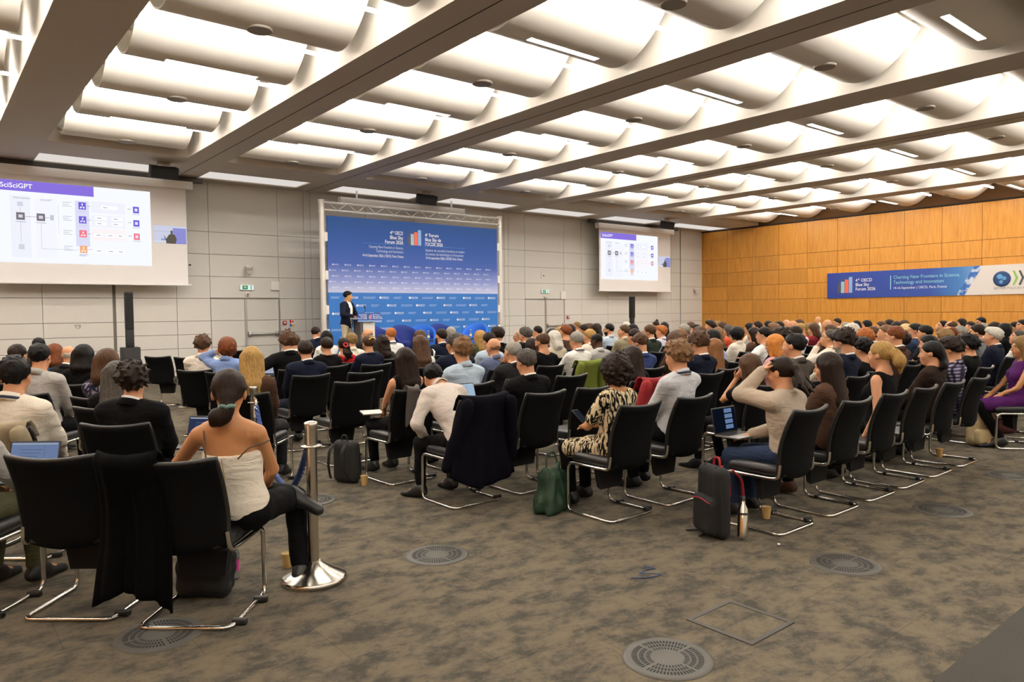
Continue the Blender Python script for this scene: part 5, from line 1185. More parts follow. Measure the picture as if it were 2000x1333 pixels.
    (6.8, 4.95, 1.33, 0.0, 'thick', 'brown', 'jacket', 'navy', {'collar': 1, 'hp': -18, 'hy': 25}, 'man with wavy brown hair in navy suit, head bowed'),
    (7.44, 5.21, 1.235, 0.0, 'longest', 'ginbrown', 'jacket', 'black', {'hy': 45, 'g': 1}, 'woman with very long ginger-brown hair in left profile'),
    (9.83, 7.16, 1.31, 0.0, 'wavy', 'brown', 'jacket', 'charcoal', {}, 'brown haired person above the bowed navy suit man'),
    (8.52, 5.99, 1.305, 0.0, 'bob', 'black', 'shirt', 'skyblue', {'lean': 15}, 'black haired person leaning forward in sky blue shirt'),
    (11.77, 8.15, 1.25, -1.7, 'long', 'ltbrown', 'tee', 'brown', {}, 'woman with light brown hair just beyond the sky blue shirt'),
    (14.15, 10.0, 1.335, -6.9, 'thick', 'dkbrown', 'sweater', 'navy', {'arm': 'headtop'}, 'dark haired person in navy sweater with a hand on the head'),
    (15.72, 10.9, 1.295, -10.4, 'bob', 'dkblond', 'tee', 'beige', {}, 'dark blond head right of the hand-on-head person'),
    (15.05, 10.29, 1.295, -8.9, 'bob', 'brown', 'jacket', 'charcoal', {}, 'brown bob before the first wooden panel seam'),
    (13.02, 8.76, 1.27, -4.4, 'long', 'dkgrey', 'tee', 'orange', {}, 'woman with long charcoal hair and orange-red top'),
    (10.67, 7.02, 1.275, 0.0, 'curly', 'black', 'shirt', 'cream', {'hy': 35}, 'person with black curly hair in cream top'),
    (14.37, 9.12, 1.275, -7.4, 'bob', 'black', 'shirt', 'cream', {'hy': 40}, 'black haired person in pale cream shirt near wooden wall'),
    (13.86, 8.61, 1.33, -6.3, 'short', 'dkbrown', 'jacket', 'grey', {'hy': 35}, 'dark haired man looking down right of the cream shirt'),
    (11.44, 7.18, 1.265, -1.0, 'long', 'dkbrown', 'tee', 'brown', {'hy': 40}, 'woman with long auburn-brown hair beside the stretched-out arm'),
    (9.77, 5.96, 1.32, 0.0, 'short', 'black', 'tee', 'white', {'arm': 'stretchL', 'g': 1, 'hy': 35}, 'man in white t-shirt with one arm stretched along a chair back'),
    (15.82, 9.53, 1.295, -10.6, 'bob', 'black', 'jacket', 'black', {}, 'black haired head above the white t-shirt man'),
    (12.12, 7.19, 1.315, -2.5, 'thick', 'ltbrown', 'jacket', 'grey', {'hy': 45}, 'light brown haired man in left profile above the orange bob'),
    (13.62, 7.97, 1.335, -5.8, 'short', 'dkbrown', 'jacket', 'charcoal', {}, 'dark haired head left of the two bald heads'),
    (17.07, 9.78, 1.325, -13.4, 'bald', 'tan', 'jacket', 'beige', {'hy': 30}, 'tanned balding head left of the white-fringed bald head'),
    (15.19, 8.56, 1.33, -9.2, 'bald', 'white', 'shirt', 'white', {}, 'bald head with white fringe near the wooden wall'),
    (16.72, 9.24, 1.33, -12.6, 'short', 'brown', 'jacket', 'charcoal', {}, 'brown haired head right of the white-fringed bald head'),
    (7.86, 4.65, 1.275, 0.0, 'bob', 'orange', 'tee', 'pink', {'g': 1, 'hy': 40}, 'woman with bright orange bob and glasses'),
    (6.79, 3.81, 1.335, 0.0, 'short', 'black', 'jacket', 'taupe', {'collar': 1, 'hy': 40}, 'man with thick black hair in grey-brown blazer, left profile'),
    (8.54, 4.96, 1.335, 0.0, 'thick', 'dkbrown', 'jacket', 'navy', {'hy': 40}, 'dark brown hair between the orange bob and black haired man'),
    (10.71, 5.99, 1.315, 0.0, 'short', 'dkbrown', 'shirt', 'paleblue', {}, 'man with dark brown hair in very pale blue shirt'),
    (13.11, 7.22, 1.325, -4.7, 'buzz', 'blond', 'tee', 'white', {}, 'man with cropped fair hair in white top beside red sleeve'),
    (14.59, 7.88, 1.275, -7.9, 'wavy', 'dkblond', 'tee', 'red', {}, 'woman with dark blond hair in bright red top'),
    (13.89, 7.37, 1.29, -6.4, 'bob', 'brown', 'sweater', 'burgundy', {'hy': 30}, 'woman with brown bob in burgundy cardigan'),
    (23.63, 12.38, 1.33, -27.8, 'bald', 'tan', 'shirt', 'white', {'hy': 20}, 'bald man in white shirt whose head rises above the others'),
    (16.68, 8.51, 1.33, -12.5, 'bald', 'white', 'jacket', 'beige', {'hy': 40}, 'white haired balding man right of the tall bald man'),
    (13.06, 6.62, 1.28, -4.5, 'wavy', 'brown', 'jacket', 'brown', {}, 'brown wavy hair below the white haired balding man'),
    (18.43, 9.14, 1.33, -16.3, 'short', 'dkbrown', 'jacket', 'black', {'hy': 30}, 'dark haired man in black looking left near the wooden wall'),
    (11.96, 5.87, 1.255, -2.1, 'bald', 'tan', 'shirt', 'grey', {}, 'bald crown peeking out above the bearded dark haired man'),
    (9.56, 4.84, 1.305, 0.0, 'short', 'dkgrey', 'shirt', 'cream', {'g': 1, 'arm': 'chin', 'hp': 12, 'hy': 40}, 'man with glasses in cream shirt, hand raised to his face'),
    (7.5, 3.65, 1.355, 0.0, 'thick', 'dkbrown', 'jacket', 'navy', {'beard': 'grey', 'hp': -20, 'hy': 35, 'collar': 1}, 'bearded man with thick dark hair in navy suit, looking down'),
    (10.41, 4.96, 1.35, 0.0, 'curlyshort', 'white', 'shirt', 'white', {}, 'woman with white wavy hair in white top'),
    (13.74, 6.65, 1.315, -6.0, 'short', 'grey', 'jacket', 'grey', {}, 'grey head just left of the white wavy hair'),
    (16.63, 7.8, 1.295, -12.4, 'long', 'black', 'jacket', 'black', {}, 'woman with long black hair behind the white wavy hair'),
    (17.34, 7.89, 1.295, -14.0, 'bob', 'black', 'jacket', 'grey', {}, 'black chin-length bob standing out against the wooden wall'),
    (8.69, 3.98, 1.34, 0.0, 'short', 'ginger', 'shirt', 'white', {'hy': 45}, 'ginger haired man in left profile partly covered by curly brown hair'),
    (11.67, 5.22, 1.275, -1.5, 'curlyshort', 'brown', 'jacket', 'charcoal', {'hy': 45, 'hp': -8}, 'man with curly brown hair in left profile above the blonde bun'),
    (8.16, 3.77, 1.24, 0.0, 'thick', 'black', 'tee', 'black', {'hy': 40}, 'woman with short black hair and earring in black top'),
    (14.6, 6.37, 1.32, -7.9, 'short', 'brown', 'jacket', 'brown', {}, 'brown haired head left of a darker one at the wall'),
    (18.1, 7.7, 1.295, -15.6, 'bob', 'dkbrown', 'jacket', 'black', {}, "dark brown dome of hair nearest the banner's lower left corner"),
    (14.06, 5.85, 1.33, -6.7, 'short', 'dkbrown', 'jacket', 'charcoal', {'hy': -40}, 'small dark head turned right between two brown heads'),
    (17.35, 7.06, 1.295, -14.0, 'bob', 'brown', 'jacket', 'brown', {}, 'brown bob directly above the pale blonde hair'),
    (11.07, 4.76, 1.33, -0.2, 'short', 'ltbrown', 'shirt', 'white', {}, 'light brown haired man in white shirt behind the head-back man'),
    (9.37, 3.92, 1.35, 0.0, 'short', 'auburn', 'jacket', 'brown', {}, 'auburn head just right of the light brown haired man'),
    (10.2, 4.21, 1.275, 0.0, 'curlyshort', 'dkbrown', 'jacket', 'navy', {'hp': 28, 'hy': 35}, 'man in navy suit with head tilted far back'),
    (13.09, 5.3, 1.295, -4.6, 'bob', 'paleblond', 'tee', 'beige', {}, 'woman with pale blonde hair behind the head-back man'),
    (12.5, 4.92, 1.325, -3.3, 'short', 'black', 'jacket', 'denim', {'g': 1, 'hy': 40}, 'dark haired man with glasses in dark denim top'),
    (11.75, 4.48, 1.31, -1.6, 'short', 'black', 'tee', 'charcoal', {'hy': 45}, 'man with neat black hair in clear left profile'),
    (15.23, 5.5, 1.33, -9.3, 'short', 'black', 'jacket', 'black', {'hp': 20, 'hy': 40}, 'black haired man with raised chin against the wooden wall'),
    (14.66, 5.15, 1.33, -8.0, 'balding', 'brown', 'jacket', 'brown', {}, 'balding brown haired man right of the raised chin'),
    (19.64, 6.66, 1.295, -19.0, 'bob', 'dkbrown', 'jacket', 'black', {}, 'dark rounded hair left of the smiling dark haired woman'),
    (10.6, 3.8, 1.29, 0.0, 'long', 'dkblond', 'tee', 'olive', {'g': 1, 'hy': 40}, 'woman with straight dark blond hair and glasses'),
    (11.29, 3.99, 1.315, -0.6, 'balding', 'auburn', 'jacket', 'brown', {}, 'balding auburn head behind the dark blond woman'),
    (13.04, 4.45, 1.275, -4.5, 'short', 'grey', 'shirt', 'slate', {'g': 1, 'hy': 40}, 'man with short grey hair and glasses, left profile'),
    (16.13, 5.31, 1.295, -11.3, 'pony', 'dkbrown', 'shirt', 'white', {'hy': 60}, 'dark haired woman showing her face, white top'),
    (18.93, 6.02, 1.34, -17.4, 'short', 'black', 'jacket', 'grey', {'g': 1, 'hy': 40}, 'black haired man with glasses, highest head at the right'),
    (12.38, 3.99, 1.315, -3.0, 'short', 'dkbrown', 'shirt', 'stripegrey', {'hy': 40}, 'man with short dark hair in grey striped shirt'),
    (15.4, 4.85, 1.27, -9.7, 'short', 'grey', 'shirt', 'ltblue', {'hy': 40}, 'grey haired man in light blue shirt behind the white haired man'),
    (11.7, 3.57, 1.28, -1.5, 'thick', 'white', 'jacket', 'navy', {'hy': 40}, 'white haired man in dark navy jacket near right edge'),
    (14.84, 4.51, 1.3, -8.5, 'long', 'dkbrown', 'jacket', 'brown', {}, 'dark brown hair between grey haired man and long black hair'),
    (14.21, 4.17, 1.295, -7.1, 'longest', 'black', 'jacket', 'black', {}, 'long straight black hair hanging behind the white haired man'),
    (17.02, 4.82, 1.27, -13.2, 'pony', 'black', 'jacket', 'black', {}, 'black haired person wearing a hairband at the right edge'),
    (16.44, 4.52, 1.33, -12.0, 'short', 'dkbrown', 'jacket', 'brown', {'hy': 20}, 'small dark head cut by the right edge'),
    (13.12, 3.67, 1.215, -4.7, 'short', 'dkgrey', 'shirt', 'white', {'hp': 15, 'hy': 45}, 'man with greying hair in left profile behind the purple dress woman'),
    (9.52, 3.16, 1.25, 0.0, 'thick', 'black', 'sweater', 'black', {}, 'black haired person just behind the checked shirt man'),
    (9.89, 3.73, 1.23, 0.0, 'short', 'black', 'jacket', 'black', {}, 'black crown of hair behind the dark brown top woman'),
    (4.92, 2.86, 1.228, 0.0, 'dread', 'dkbrown', 'sweater', 'oat', {'arm': 'headhold', 'pants': 'denim', 'lean': 6, 'hp': -8}, 'person in oatmeal sweater with tied-back locks holding their head'),
    (6.08, 3.86, 1.156, 0.0, 'bob', 'brown', 'tee', 'black', {'hy': 30, 'arm': 'mouth'}, 'brown haired woman with wristwatch holding hand to her mouth'),
    (5.62, 2.86, 1.226, 0.0, 'longest', 'dkbrown', 'sweater', 'brown', {'hy': 20}, 'woman with long dark brown hair in brown top beside the sweater'),
    (6.56, 2.86, 1.287, 0.0, 'bunbig', 'blond', 'tank', 'black', {'hy': 45, 'arm': 'hang'}, 'woman with big blonde bun and bare arms in black sleeveless top'),
    (7.66, 2.86, 1.249, 0.0, 'ponylow', 'black', 'sweater', 'dkbrown', {'hy': 38}, 'woman with black tied hair in dark brown top'),
    (8.17, 2.86, 1.268, 0.0, 'thick', 'dkbrown', 'shirt', 'check', {'hy': 40, 'hp': -15, 'pants': 'denim'}, 'man with thick dark hair in purple checked shirt'),
    (9.56, 2.63, 1.24, -38.0, 'wavyshort', 'dkblond', 'dress', 'purpledress', {'hy': 0, 'arm': 'lap', 'skin': 't', 'tuck': 0.22}, 'woman with blond hair in purple sleeveless dress at right edge')]
SEAT_OVERRIDE = {10: (1.144, 4.0, 41), 30: (3.53, 4.97, 0), 29: (3.56, 6.02, 0), 40: (4.22, 4.97, 0), 75: (4.18, 3.87, 0), 76: (4.86, 3.88, 0), 146: (4.82, 2.88, 0), 148: (5.52, 2.88, 0), 149: (6.18, 2.88, 0), 150: (7.45, 2.88, 0), 151: (8.12, 2.88, 0)}
SPOT = {}
GAZE = (5.8, 18.5)
for i, (x, y, zt, face, st_, hcl, tp, tcl, ex, lab) in enumerate(PEOPLE):
    rz = R(-face); zc = .636*x+.7716*y
    lod = 0 if zc < 6.3 else (1 if zc < 9.8 else (2 if zc < 13.5 else 3))
    g = math.degrees(math.atan2(-(GAZE[0]-x), GAZE[1]-y))+face
    g = max(-50, min(50, g))*.9+5*math.sin(i*2.9)
    if 'hy' in ex and abs(ex['hy']) < 50 and ex['hy'] > 0: ex = dict(ex); del ex['hy']
    p = build_person(i, (x, y, 0), rz, zt, st_, hcl, tp, tcl, ex, lab, lod, False, g)
    SPOT[i] = (p.location.x, p.location.y, rz)
    cx_, cy_, cf_ = p.location.x, p.location.y, rz
    if i in SEAT_OVERRIDE: a, c, e = SEAT_OVERRIDE[i]; cx_, cy_, cf_ = a, c, R(-e)
    short = lab if len(lab.split()) <= 11 else ' '.join(lab.split()[:11]).rstrip(',')
    for tail in (' and', ' in', ' with', ' the', ' a', ' of', ' to', ' behind', ' over', ' at', ' on', ' by', ' beside', ' between', ' his', ' her', ' against', ' right', ' left', ' before', ' near', ' above', ' below'):
        if short.endswith(tail): short = short[:-len(tail)].rstrip(',')
    chair(cx_, cy_, cf_, 'black chair seating the '+short, simple=zc > 11)
EMPTY = [(.71, 4.52, 41, 'empty black chair in the left foreground, back to the camera', 0), (3.53, 7.17, 0, 'empty black chair right behind the dark grey backpack', 0), (4.19, 8.17, 0, 'empty black chair in front of the gold claw clip woman', 0),
         (5.56, 6.02, 0, 'empty black chair between black suit man and green jacket', 0), (4.83, 4.97, 0, 'empty black chair just left of the voluminous curly hair', 0), (6.80, 2.88, 0, 'empty black chair between the blonde bun and black tied hair', 0),
         (3.5, 14.05, 41, 'empty black armchair farthest left beside the man in cream shirt', 1), (3.8, 13.35, 41, 'empty black armchair, middle of three beside the cream shirt man', 1), (4.1, 12.7, 41, 'empty black armchair directly left of the cream shirt man', 1),
         (5.2, 15.2, 30, 'empty black chair near the wall behind the curly auburn woman', 0), (6.6, 15.4, 25, 'empty black chair near the left double door', 0),
         (9.9, 5.4, -3, 'empty black chair left of the man with raised hand', 0), (10.3, 3.0, -20, 'empty black chair behind the purple checked shirt man', 0)]
for x, y, f, lb, arms in EMPTY: chair(x, y, R(-f), lb, arms=bool(arms))
# ---- the speaker on stage
spk_p = build_person(160, (8.42, 16.75, .40), R(-150), 1.77, 'short', 'black', 'jacket', 'navy', dict(arm='stand', hy=38, open=1, hp=-6, lean=2, lat=0, pants='beige', collar=1, skin='y', ln=1), 'standing speaker in dark jacket and white shirt behind the lectern', 1, True)
# ================================================================ props
# ---- rope barrier
brs = mat('polished_steel', '#cdc6ba', .2, 1.0)
def stanchion(x, y, lb):
    t = empty('stanchion_post', (x, y, 0)); tag(t, lb, 'barrier post', 'polished rope barrier posts')
    MB().lathe([(.185, 0), (.19, .008), (.19, .028), (.18, .036), (.10, .075), (.055, .105), (.04, .12)], 40).build('base', brs, t)
    MB().lathe([(.031, .1), (.031, .90)], 24).build('pole', brs, t)
    MB().lathe([(.031, .80), (.062, .803), (.062, .812), (.033, .816)], 24).build('ring_collar', brs, t)
    MB().lathe([(.037, .82), (.037, .91), (.040, .935), (.038, .948), (.02, .955), (.001, .957)], 24).build('finial', brs, t)
stanchion(1.79, 4.05, 'polished steel rope barrier post standing in the near aisle'); stanchion(2.33, 6.48, 'polished steel rope barrier post farther back by the bare shoulders')
rope = empty('barrier_rope', (1.79, 4.05, 0)); tag(rope, 'twisted blue rope hanging between the two barrier posts', 'rope')
A = Vector((0.0, .06, .80)); B = Vector((.54, 2.37, .80)); pts = []
for k in range(61):
    t_ = k/60; p = A.lerp(B, t_); p.z = .78-.42*(1-abs(2*t_-.86)**2.2/(1.14 if t_ > .43 else .86)**2.2); pts.append(p)
rm = mat('rope_blue', '#22386e', .8, bump=(200, .4))
for s3 in range(3):
    mb = MB(); q = []
    for k in range(181):
        f = k/180*60; i0 = min(int(f), 59); p = pts[i0].lerp(pts[i0+1], f-i0); tg = (pts[i0+1]-pts[i0]).normalized(); sd = tg.cross(Vector((0, 0, 1))).normalized() if abs(tg.z) < .99 else Vector((1, 0, 0)); up = sd.cross(tg)
        a = k*.55+s3*2.094; q.append(p+(sd*math.cos(a)+up*math.sin(a))*.010)
    mb.tube(q, .012, 6).build('rope_strand', rm, rope)
for p, d_ in ((pts[0], 1), (pts[-1], -1)):
    MB().tube([p+Vector((0, -.01*d_, .06)), p, p+(pts[1]-pts[0] if d_ > 0 else pts[-2]-pts[-1]).normalized()*.07], .016, 10).build('rope_ferrule', brs, rope)
tag_ = MB().box(-.012, .012, -.006, .006, -.12, -.02).build('rope_tag', wpl, rope, pts[-1]+Vector((-.02, -.03, .02)))
# ---- floor diffusers
vm = mat('diffuser_grey', '#4c4943', .55); hol = mat('diffuser_hole', '#191a1a', .9)
slots = MB()
for rr_, n_, ln_ in ((.088, 40, .02), (.118, 52, .022), (.150, 64, .026)):
    for k in range(n_):
        if k % (n_//4) == 0: continue
        a = 2*math.pi*k/n_; c, s_ = math.cos(a), math.sin(a); h = .0042*(1 if rr_ > .1 else .8); V = []
        for (r_, w_) in ((rr_-ln_/2, -h), (rr_+ln_/2, -h), (rr_+ln_/2, h), (rr_-ln_/2, h)): V.append((r_*c-w_*s_, r_*s_+w_*c, .0068))
        slots.add(V, [(0, 1, 2, 3)])
slot_me = slots.mesh('slot_field', hol); disc_me = MB().lathe([(.205, 0), (.205, .003), (.185, .006), (.001, .006)], 48).mesh('disc', vm)
for x, y, lb in ((2.59, 3.94, 'round floor air diffuser right of the nearest barrier post'), (2.59, 2.06, 'largest round floor air diffuser at the bottom centre'), (4.39, 2.12, 'round floor air diffuser right of the blue thread'), (6.12, 2.19, 'round floor air diffuser near the rear row of chairs'), (7.85, 2.23, 'small round floor air diffuser at the right edge'), (2.57, 5.83, 'round floor air diffuser behind the barrier post'), (.89, 3.87, 'round floor air diffuser under the foreground chair')):
    t = empty('floor_diffuser', (x, y, 0)); tag(t, lb, 'floor vent', 'round floor air diffusers'); link('disc', disc_me, None, t); so = link('slot_field', slot_me, None, t); so['kind'] = 'stuff'
t = empty('floor_box', (3.18, 2.07, 0)); tag(t, 'square floor socket box with carpet inlay beside the large diffuser', 'floor box')
for a in ((-.19, .19, -.19, -.165), (-.19, .19, .165, .19), (-.19, -.165, -.165, .165), (.165, .19, -.165, .165)): MB().box(a[0], a[1], a[2], a[3], 0, .005).build('frame_bar', mat('floor_box_frame', '#3d3a34', .6), t)
MB().box(-.163, .163, -.163, .163, 0, .003).build('carpet_inlay', MATS['carpet'], t)
tag(MB().tube([(3.22, 2.83, .004), (3.30, 2.76, .004), (3.42, 2.74, .004), (3.36, 2.80, .006), (3.30, 2.84, .004), (3.40, 2.86, .004), (3.46, 2.82, .005), (3.42, 2.90, .004)], .003, 5, fil=.04).build('blue_thread', mat('thread_blue', '#3a4a6e', .8)), 'tangled blue thread lying on the open carpet', 'thread')
tag(MB().lathe([(.006, 0), (.012, .004), (.008, .012), (.001, .014)], 7, (4.42, 2.58, 0)).build('paper_scrap', wpl), 'tiny white paper scrap on the carpet near the red-trimmed backpack', 'litter')
# ---- cups and bottles
kraft = mat('paper_cup', '#c8a464', .7); kin = mat('cup_inside', '#e2d2a8', .7)
def cup(x, y, lb, sc=1.0):
    t = empty('paper_cup', (x, y, 0)); tag(t, lb, 'cup', 'paper cups on the floor'); t.scale = (sc,)*3
    MB().lathe([(.025, 0), (.036, .088)], 20, cap=False).build('cup_wall', kraft, t); MB().lathe([(.001, .006), (.024, .006), (.034, .087)], 20, cap=False).build('cup_inside', kin, t); MB().tube([(.0365*math.cos(a), .0365*math.sin(a), .089) for a in np.linspace(0, 2*math.pi, 21)[:-1]], .002, 5, closed=True).build('rim', kraft, t)
cup(1.76, 4.38, 'kraft paper cup beside the nearest barrier post base'); cup(3.17, 6.02, 'kraft paper cup on the floor by the dark grey backpack'); cup(8.31, 3.01, 'kraft paper cup under the rear row near the checked shirt'); cup(4.93, 2.98, 'kraft paper cup under the chair of the oatmeal sweater')
t = empty('water_bottle', (1.44, 4.41, 0)); tag(t, 'clear plastic water bottle with pink label under the cream top woman', 'bottle')
MB().lathe([(.03, 0), (.034, .01), (.034, .06), (.031, .07), (.034, .08), (.034, .15), (.02, .185), (.013, .20)], 18).build('body', gls, t); MB().lathe([(.0348, .05), (.0348, .115)], 18, cap=False).build('label_band', mat('label_pink', '#d84a9c', .5), t); MB().lathe([(.015, .2), (.015, .22)], 12).build('cap', wpl, t)
# ---- soft bags (signed-distance shapes)
def sdf_obj(name, prims, h, m_, parent, wb=.006, seed=0, clipz=None):
    pr_ = np.array([p[1] for p in prims]+[p[2] for p in prims if p[0] == 'c']); rm_ = max(max(np.atleast_1d(p[3] if p[0] == 'c' else p[2])) for p in prims)
    lo, hi = pr_.min(0)-rm_-.05, pr_.max(0)+rm_+.05; G = Field(*[lines(lo[q], hi[q], h, []) for q in range(3)])
    for p in prims:
        if p[0] == 'c': G.cone(p[1], p[2], p[3], p[4], p[5])
        else: G.ell(np.array(p[1]), np.array(p[2]), np.eye(3), p[3])
    if clipz is not None: G.clip((0, 0, clipz), (0, 0, -1))
    V, F = G.mesh(1); V += vnormals(V, F)*(wob(V, seed, 26)*wb)[:, None]
    if clipz is not None: V[:, 2] = np.maximum(V[:, 2], clipz)
    return link(name, np_mesh(name, V, F, True, [m_]), None, parent)
def rbox(x0, x1, y0, y1, z0, z1, r_): # rounded box as capsules grid
    out = []
    for x in np.linspace(x0+r_, x1-r_, max(2, int((x1-x0)/(r_*1.1)))):
        for y in np.linspace(y0+r_, y1-r_, max(1, int((y1-y0-2*r_)/(r_*1.1))+1)): out.append(('c', (x, y, z0+r_), (x, y, z1-r_), r_, r_, .02))
    return out
bagdk = mat('bag_grey', '#201f1d', .85, bump=(180, .3), var=.1); bagbk = mat('bag_black', '#0c0b0c', .8, bump=(150, .3)); strapm = mat('strap_black', '#0f0f0f', .8); redt = mat('strap_red', '#9c1420', .7)
def backpack(x, y, rz, m_, lb, sc=1.0, tilt=0, wd_=.30, dp=.17, ht=.44, pk=True, sm=strapm, top=True):
    t = empty('backpack', (x, y, 0), rz); tag(t, lb, 'backpack'); t.scale = (sc,)*3; t.rotation_euler = (R(tilt), 0, rz)
    sdf_obj('body', rbox(-wd_/2, wd_/2, -dp/2, dp/2, .0, ht, .06), .015, m_, t, .005, int(x*100), 0)
    if pk: o = sdf_obj('front_pocket', rbox(-wd_*.40, wd_*.40, -dp/2-.05, -dp/2+.06, .03, ht*.58, .035), .014, m_, t, .004, int(y*100), .01); MB().tube([(-wd_*.36, -dp/2-.045, ht*.52), (0, -dp/2-.055, ht*.56), (wd_*.36, -dp/2-.045, ht*.52)], .004, 5).build('zip', sm, o)
    for sgn in (-1, 1): MB().tube([(sgn*.07, dp/2-.01, ht-.03), (sgn*.08, dp/2+.06, ht*.8), (sgn*.09, dp/2+.07, ht*.45), (sgn*.12, dp/2, .06)], .02, 6, fil=.06, flat=(.022, .007)).build('shoulder_strap', sm, t)
    for sgn in (-1, 1): MB().tube([(sgn*wd_*.47, -dp*.30, .05), (sgn*wd_*.49, -dp*.34, ht*.5), (sgn*wd_*.44, -dp*.36, ht-.05), (sgn*wd_*.2, -dp*.30, ht-.004)], .006, 6, fil=.05).build('seam_piping', strapm, t)
    MB().tube([(-.04, 0, ht-.02), (-.03, 0, ht+.05), (.03, 0, ht+.05), (.04, 0, ht-.02)], .009, 6, fil=.03).build('grab_handle', sm, t)
    return t
backpack(3.08, 6.22, R(115), bagdk, 'dark grey backpack standing on the carpet beside a chair', .92)
b2 = backpack(4.30, 2.98, R(-112), bagbk, 'black backpack with red straps leaning on the rear chair', 1.0, 0, wd_=.30, dp=.17, ht=.50, sm=redt)
MB().tube([(.0, -.1, .02), (.04, -.24, .012), (.10, -.34, .008)], .01, 6, flat=(.013, .003)).build('loose_strap', strapm, b2, (-.1, .2, 0)); MB().tube([(.0, -.1, .02), (.02, -.28, .01), (.0, -.40, .008)], .01, 6, flat=(.013, .003)).build('loose_strap', strapm, b2, (-.16, .25, 0))
t = empty('steel_flask', (4.335, 2.80, .02)); tag(t, 'brushed steel drinking flask in the side of the red-strapped backpack', 'bottle'); t.rotation_euler = (R(-6), R(10), 0)
MB().lathe([(.034, 0), (.036, .01), (.036, .19), (.018, .225), (.016, .245)], 22).build('body', brs, t); MB().lathe([(.019, .245), (.019, .275), (.012, .28)], 16).build('cap', blkpl, t); MB().lathe([(.0372, .15), (.0372, .165)], 22, cap=False).build('band', blkpl, t)
grn_b = mat('bag_green', '#16331f', .6, bump=(60, .4), var=.2)
t = empty('tote_bag', (3.88, 4.22, 0), R(20)); tag(t, 'dark green soft bag on the floor by the zebra dress', 'bag')
sdf_obj('body', [('c', (x_, y_, .04), (x_*.8+.01, y_*.5, .27+.05*abs(x_)), .055, .045, .03) for x_ in (-.13, -.05, .03, .12) for y_ in (-.05, .05)]+[('c', (-.10, 0, .33), (-.03, .01, .30), .03, .03, .03), ('c', (.02, 0, .31), (.10, 0, .36), .03, .03, .03)], .014, grn_b, t, .022, 3, 0); MB().tube([(-.1, 0, .34), (-.08, .02, .46), (.06, .02, .47), (.1, 0, .34)], .008, 6, fil=.05).build('handle', grn_b, t)
t = empty('shoulder_bag', (1.24, 4.26, 0), R(-41)); tag(t, 'black slouched bag under the cream top woman chair', 'bag'); sdf_obj('body', rbox(-.15, .15, -.1, .1, 0, .26, .06), .015, bagbk, t, .014, 9, 0); MB().tube([(-.12, 0, .22), (-.06, .05, .34), (.06, .05, .33), (.12, 0, .22)], .008, 6, fil=.05).build('strap', strapm, t)
backpack(3.25, 10.5, R(-20), bagbk, 'black backpack on the floor beside the empty armchairs', .95)
bei = mat('bag_beige', '#b09c74', .8, bump=(90, .3), var=.1)
t = empty('backpack', (9.36, 2.98, 0), R(-30)); tag(t, 'beige canvas backpack on the floor beside the purple dress', 'backpack'); sdf_obj('body', rbox(-.17, .17, -.11, .11, 0, .40, .08), .016, bei, t, .012, 5, 0); sdf_obj('front_pocket', rbox(-.15, .15, -.16, -.04, .02, .20, .05), .016, bei, t, .008, 6, .01); MB().add([(-.09, -.115, .40), (.09, -.115, .40), (.06, -.135, .30), (-.06, -.135, .30), (-.09, -.10, .41), (.09, -.10, .41), (.06, -.12, .30), (-.06, -.12, .30)], [(0, 3, 2, 1), (4, 5, 6, 7), (0, 1, 5, 4), (3, 7, 6, 2), (0, 4, 7, 3), (1, 2, 6, 5)]).build('flap', mat('flap_pink', '#c8a898', .7), t)
t = empty('shoulder_bag', (10.42, 3.10, 0), R(-40)); tag(t, 'dark burgundy bag on the floor under the purple dress woman', 'bag'); sdf_obj('body', rbox(-.19, .19, -.1, .1, 0, .2, .06), .016, mat('bag_burgundy', '#4a1a1a', .8), t, .012, 8, 0); MB().tube([(-.12, 0, .17), (0, .04, .30), (.12, 0, .17)], .008, 6, fil=.06).build('strap', mat('bag_burgundy', '#4a1a1a', .8), t)
t = empty('tote_bag', (5.2, 3.35, 0), R(0)); tag(t, 'black bag with orange strap under the long dark brown hair woman', 'bag'); sdf_obj('body', rbox(-.14, .14, -.08, .08, 0, .26, .05), .016, bagbk, t, .01, 18, 0); MB().tube([(.1, -.06, .26), (.17, -.1, .16), (.22, -.12, .02)], .008, 6, fil=.04, flat=(.015, .004)).build('strap', mat('strap_orange', '#8a4318', .7), t)
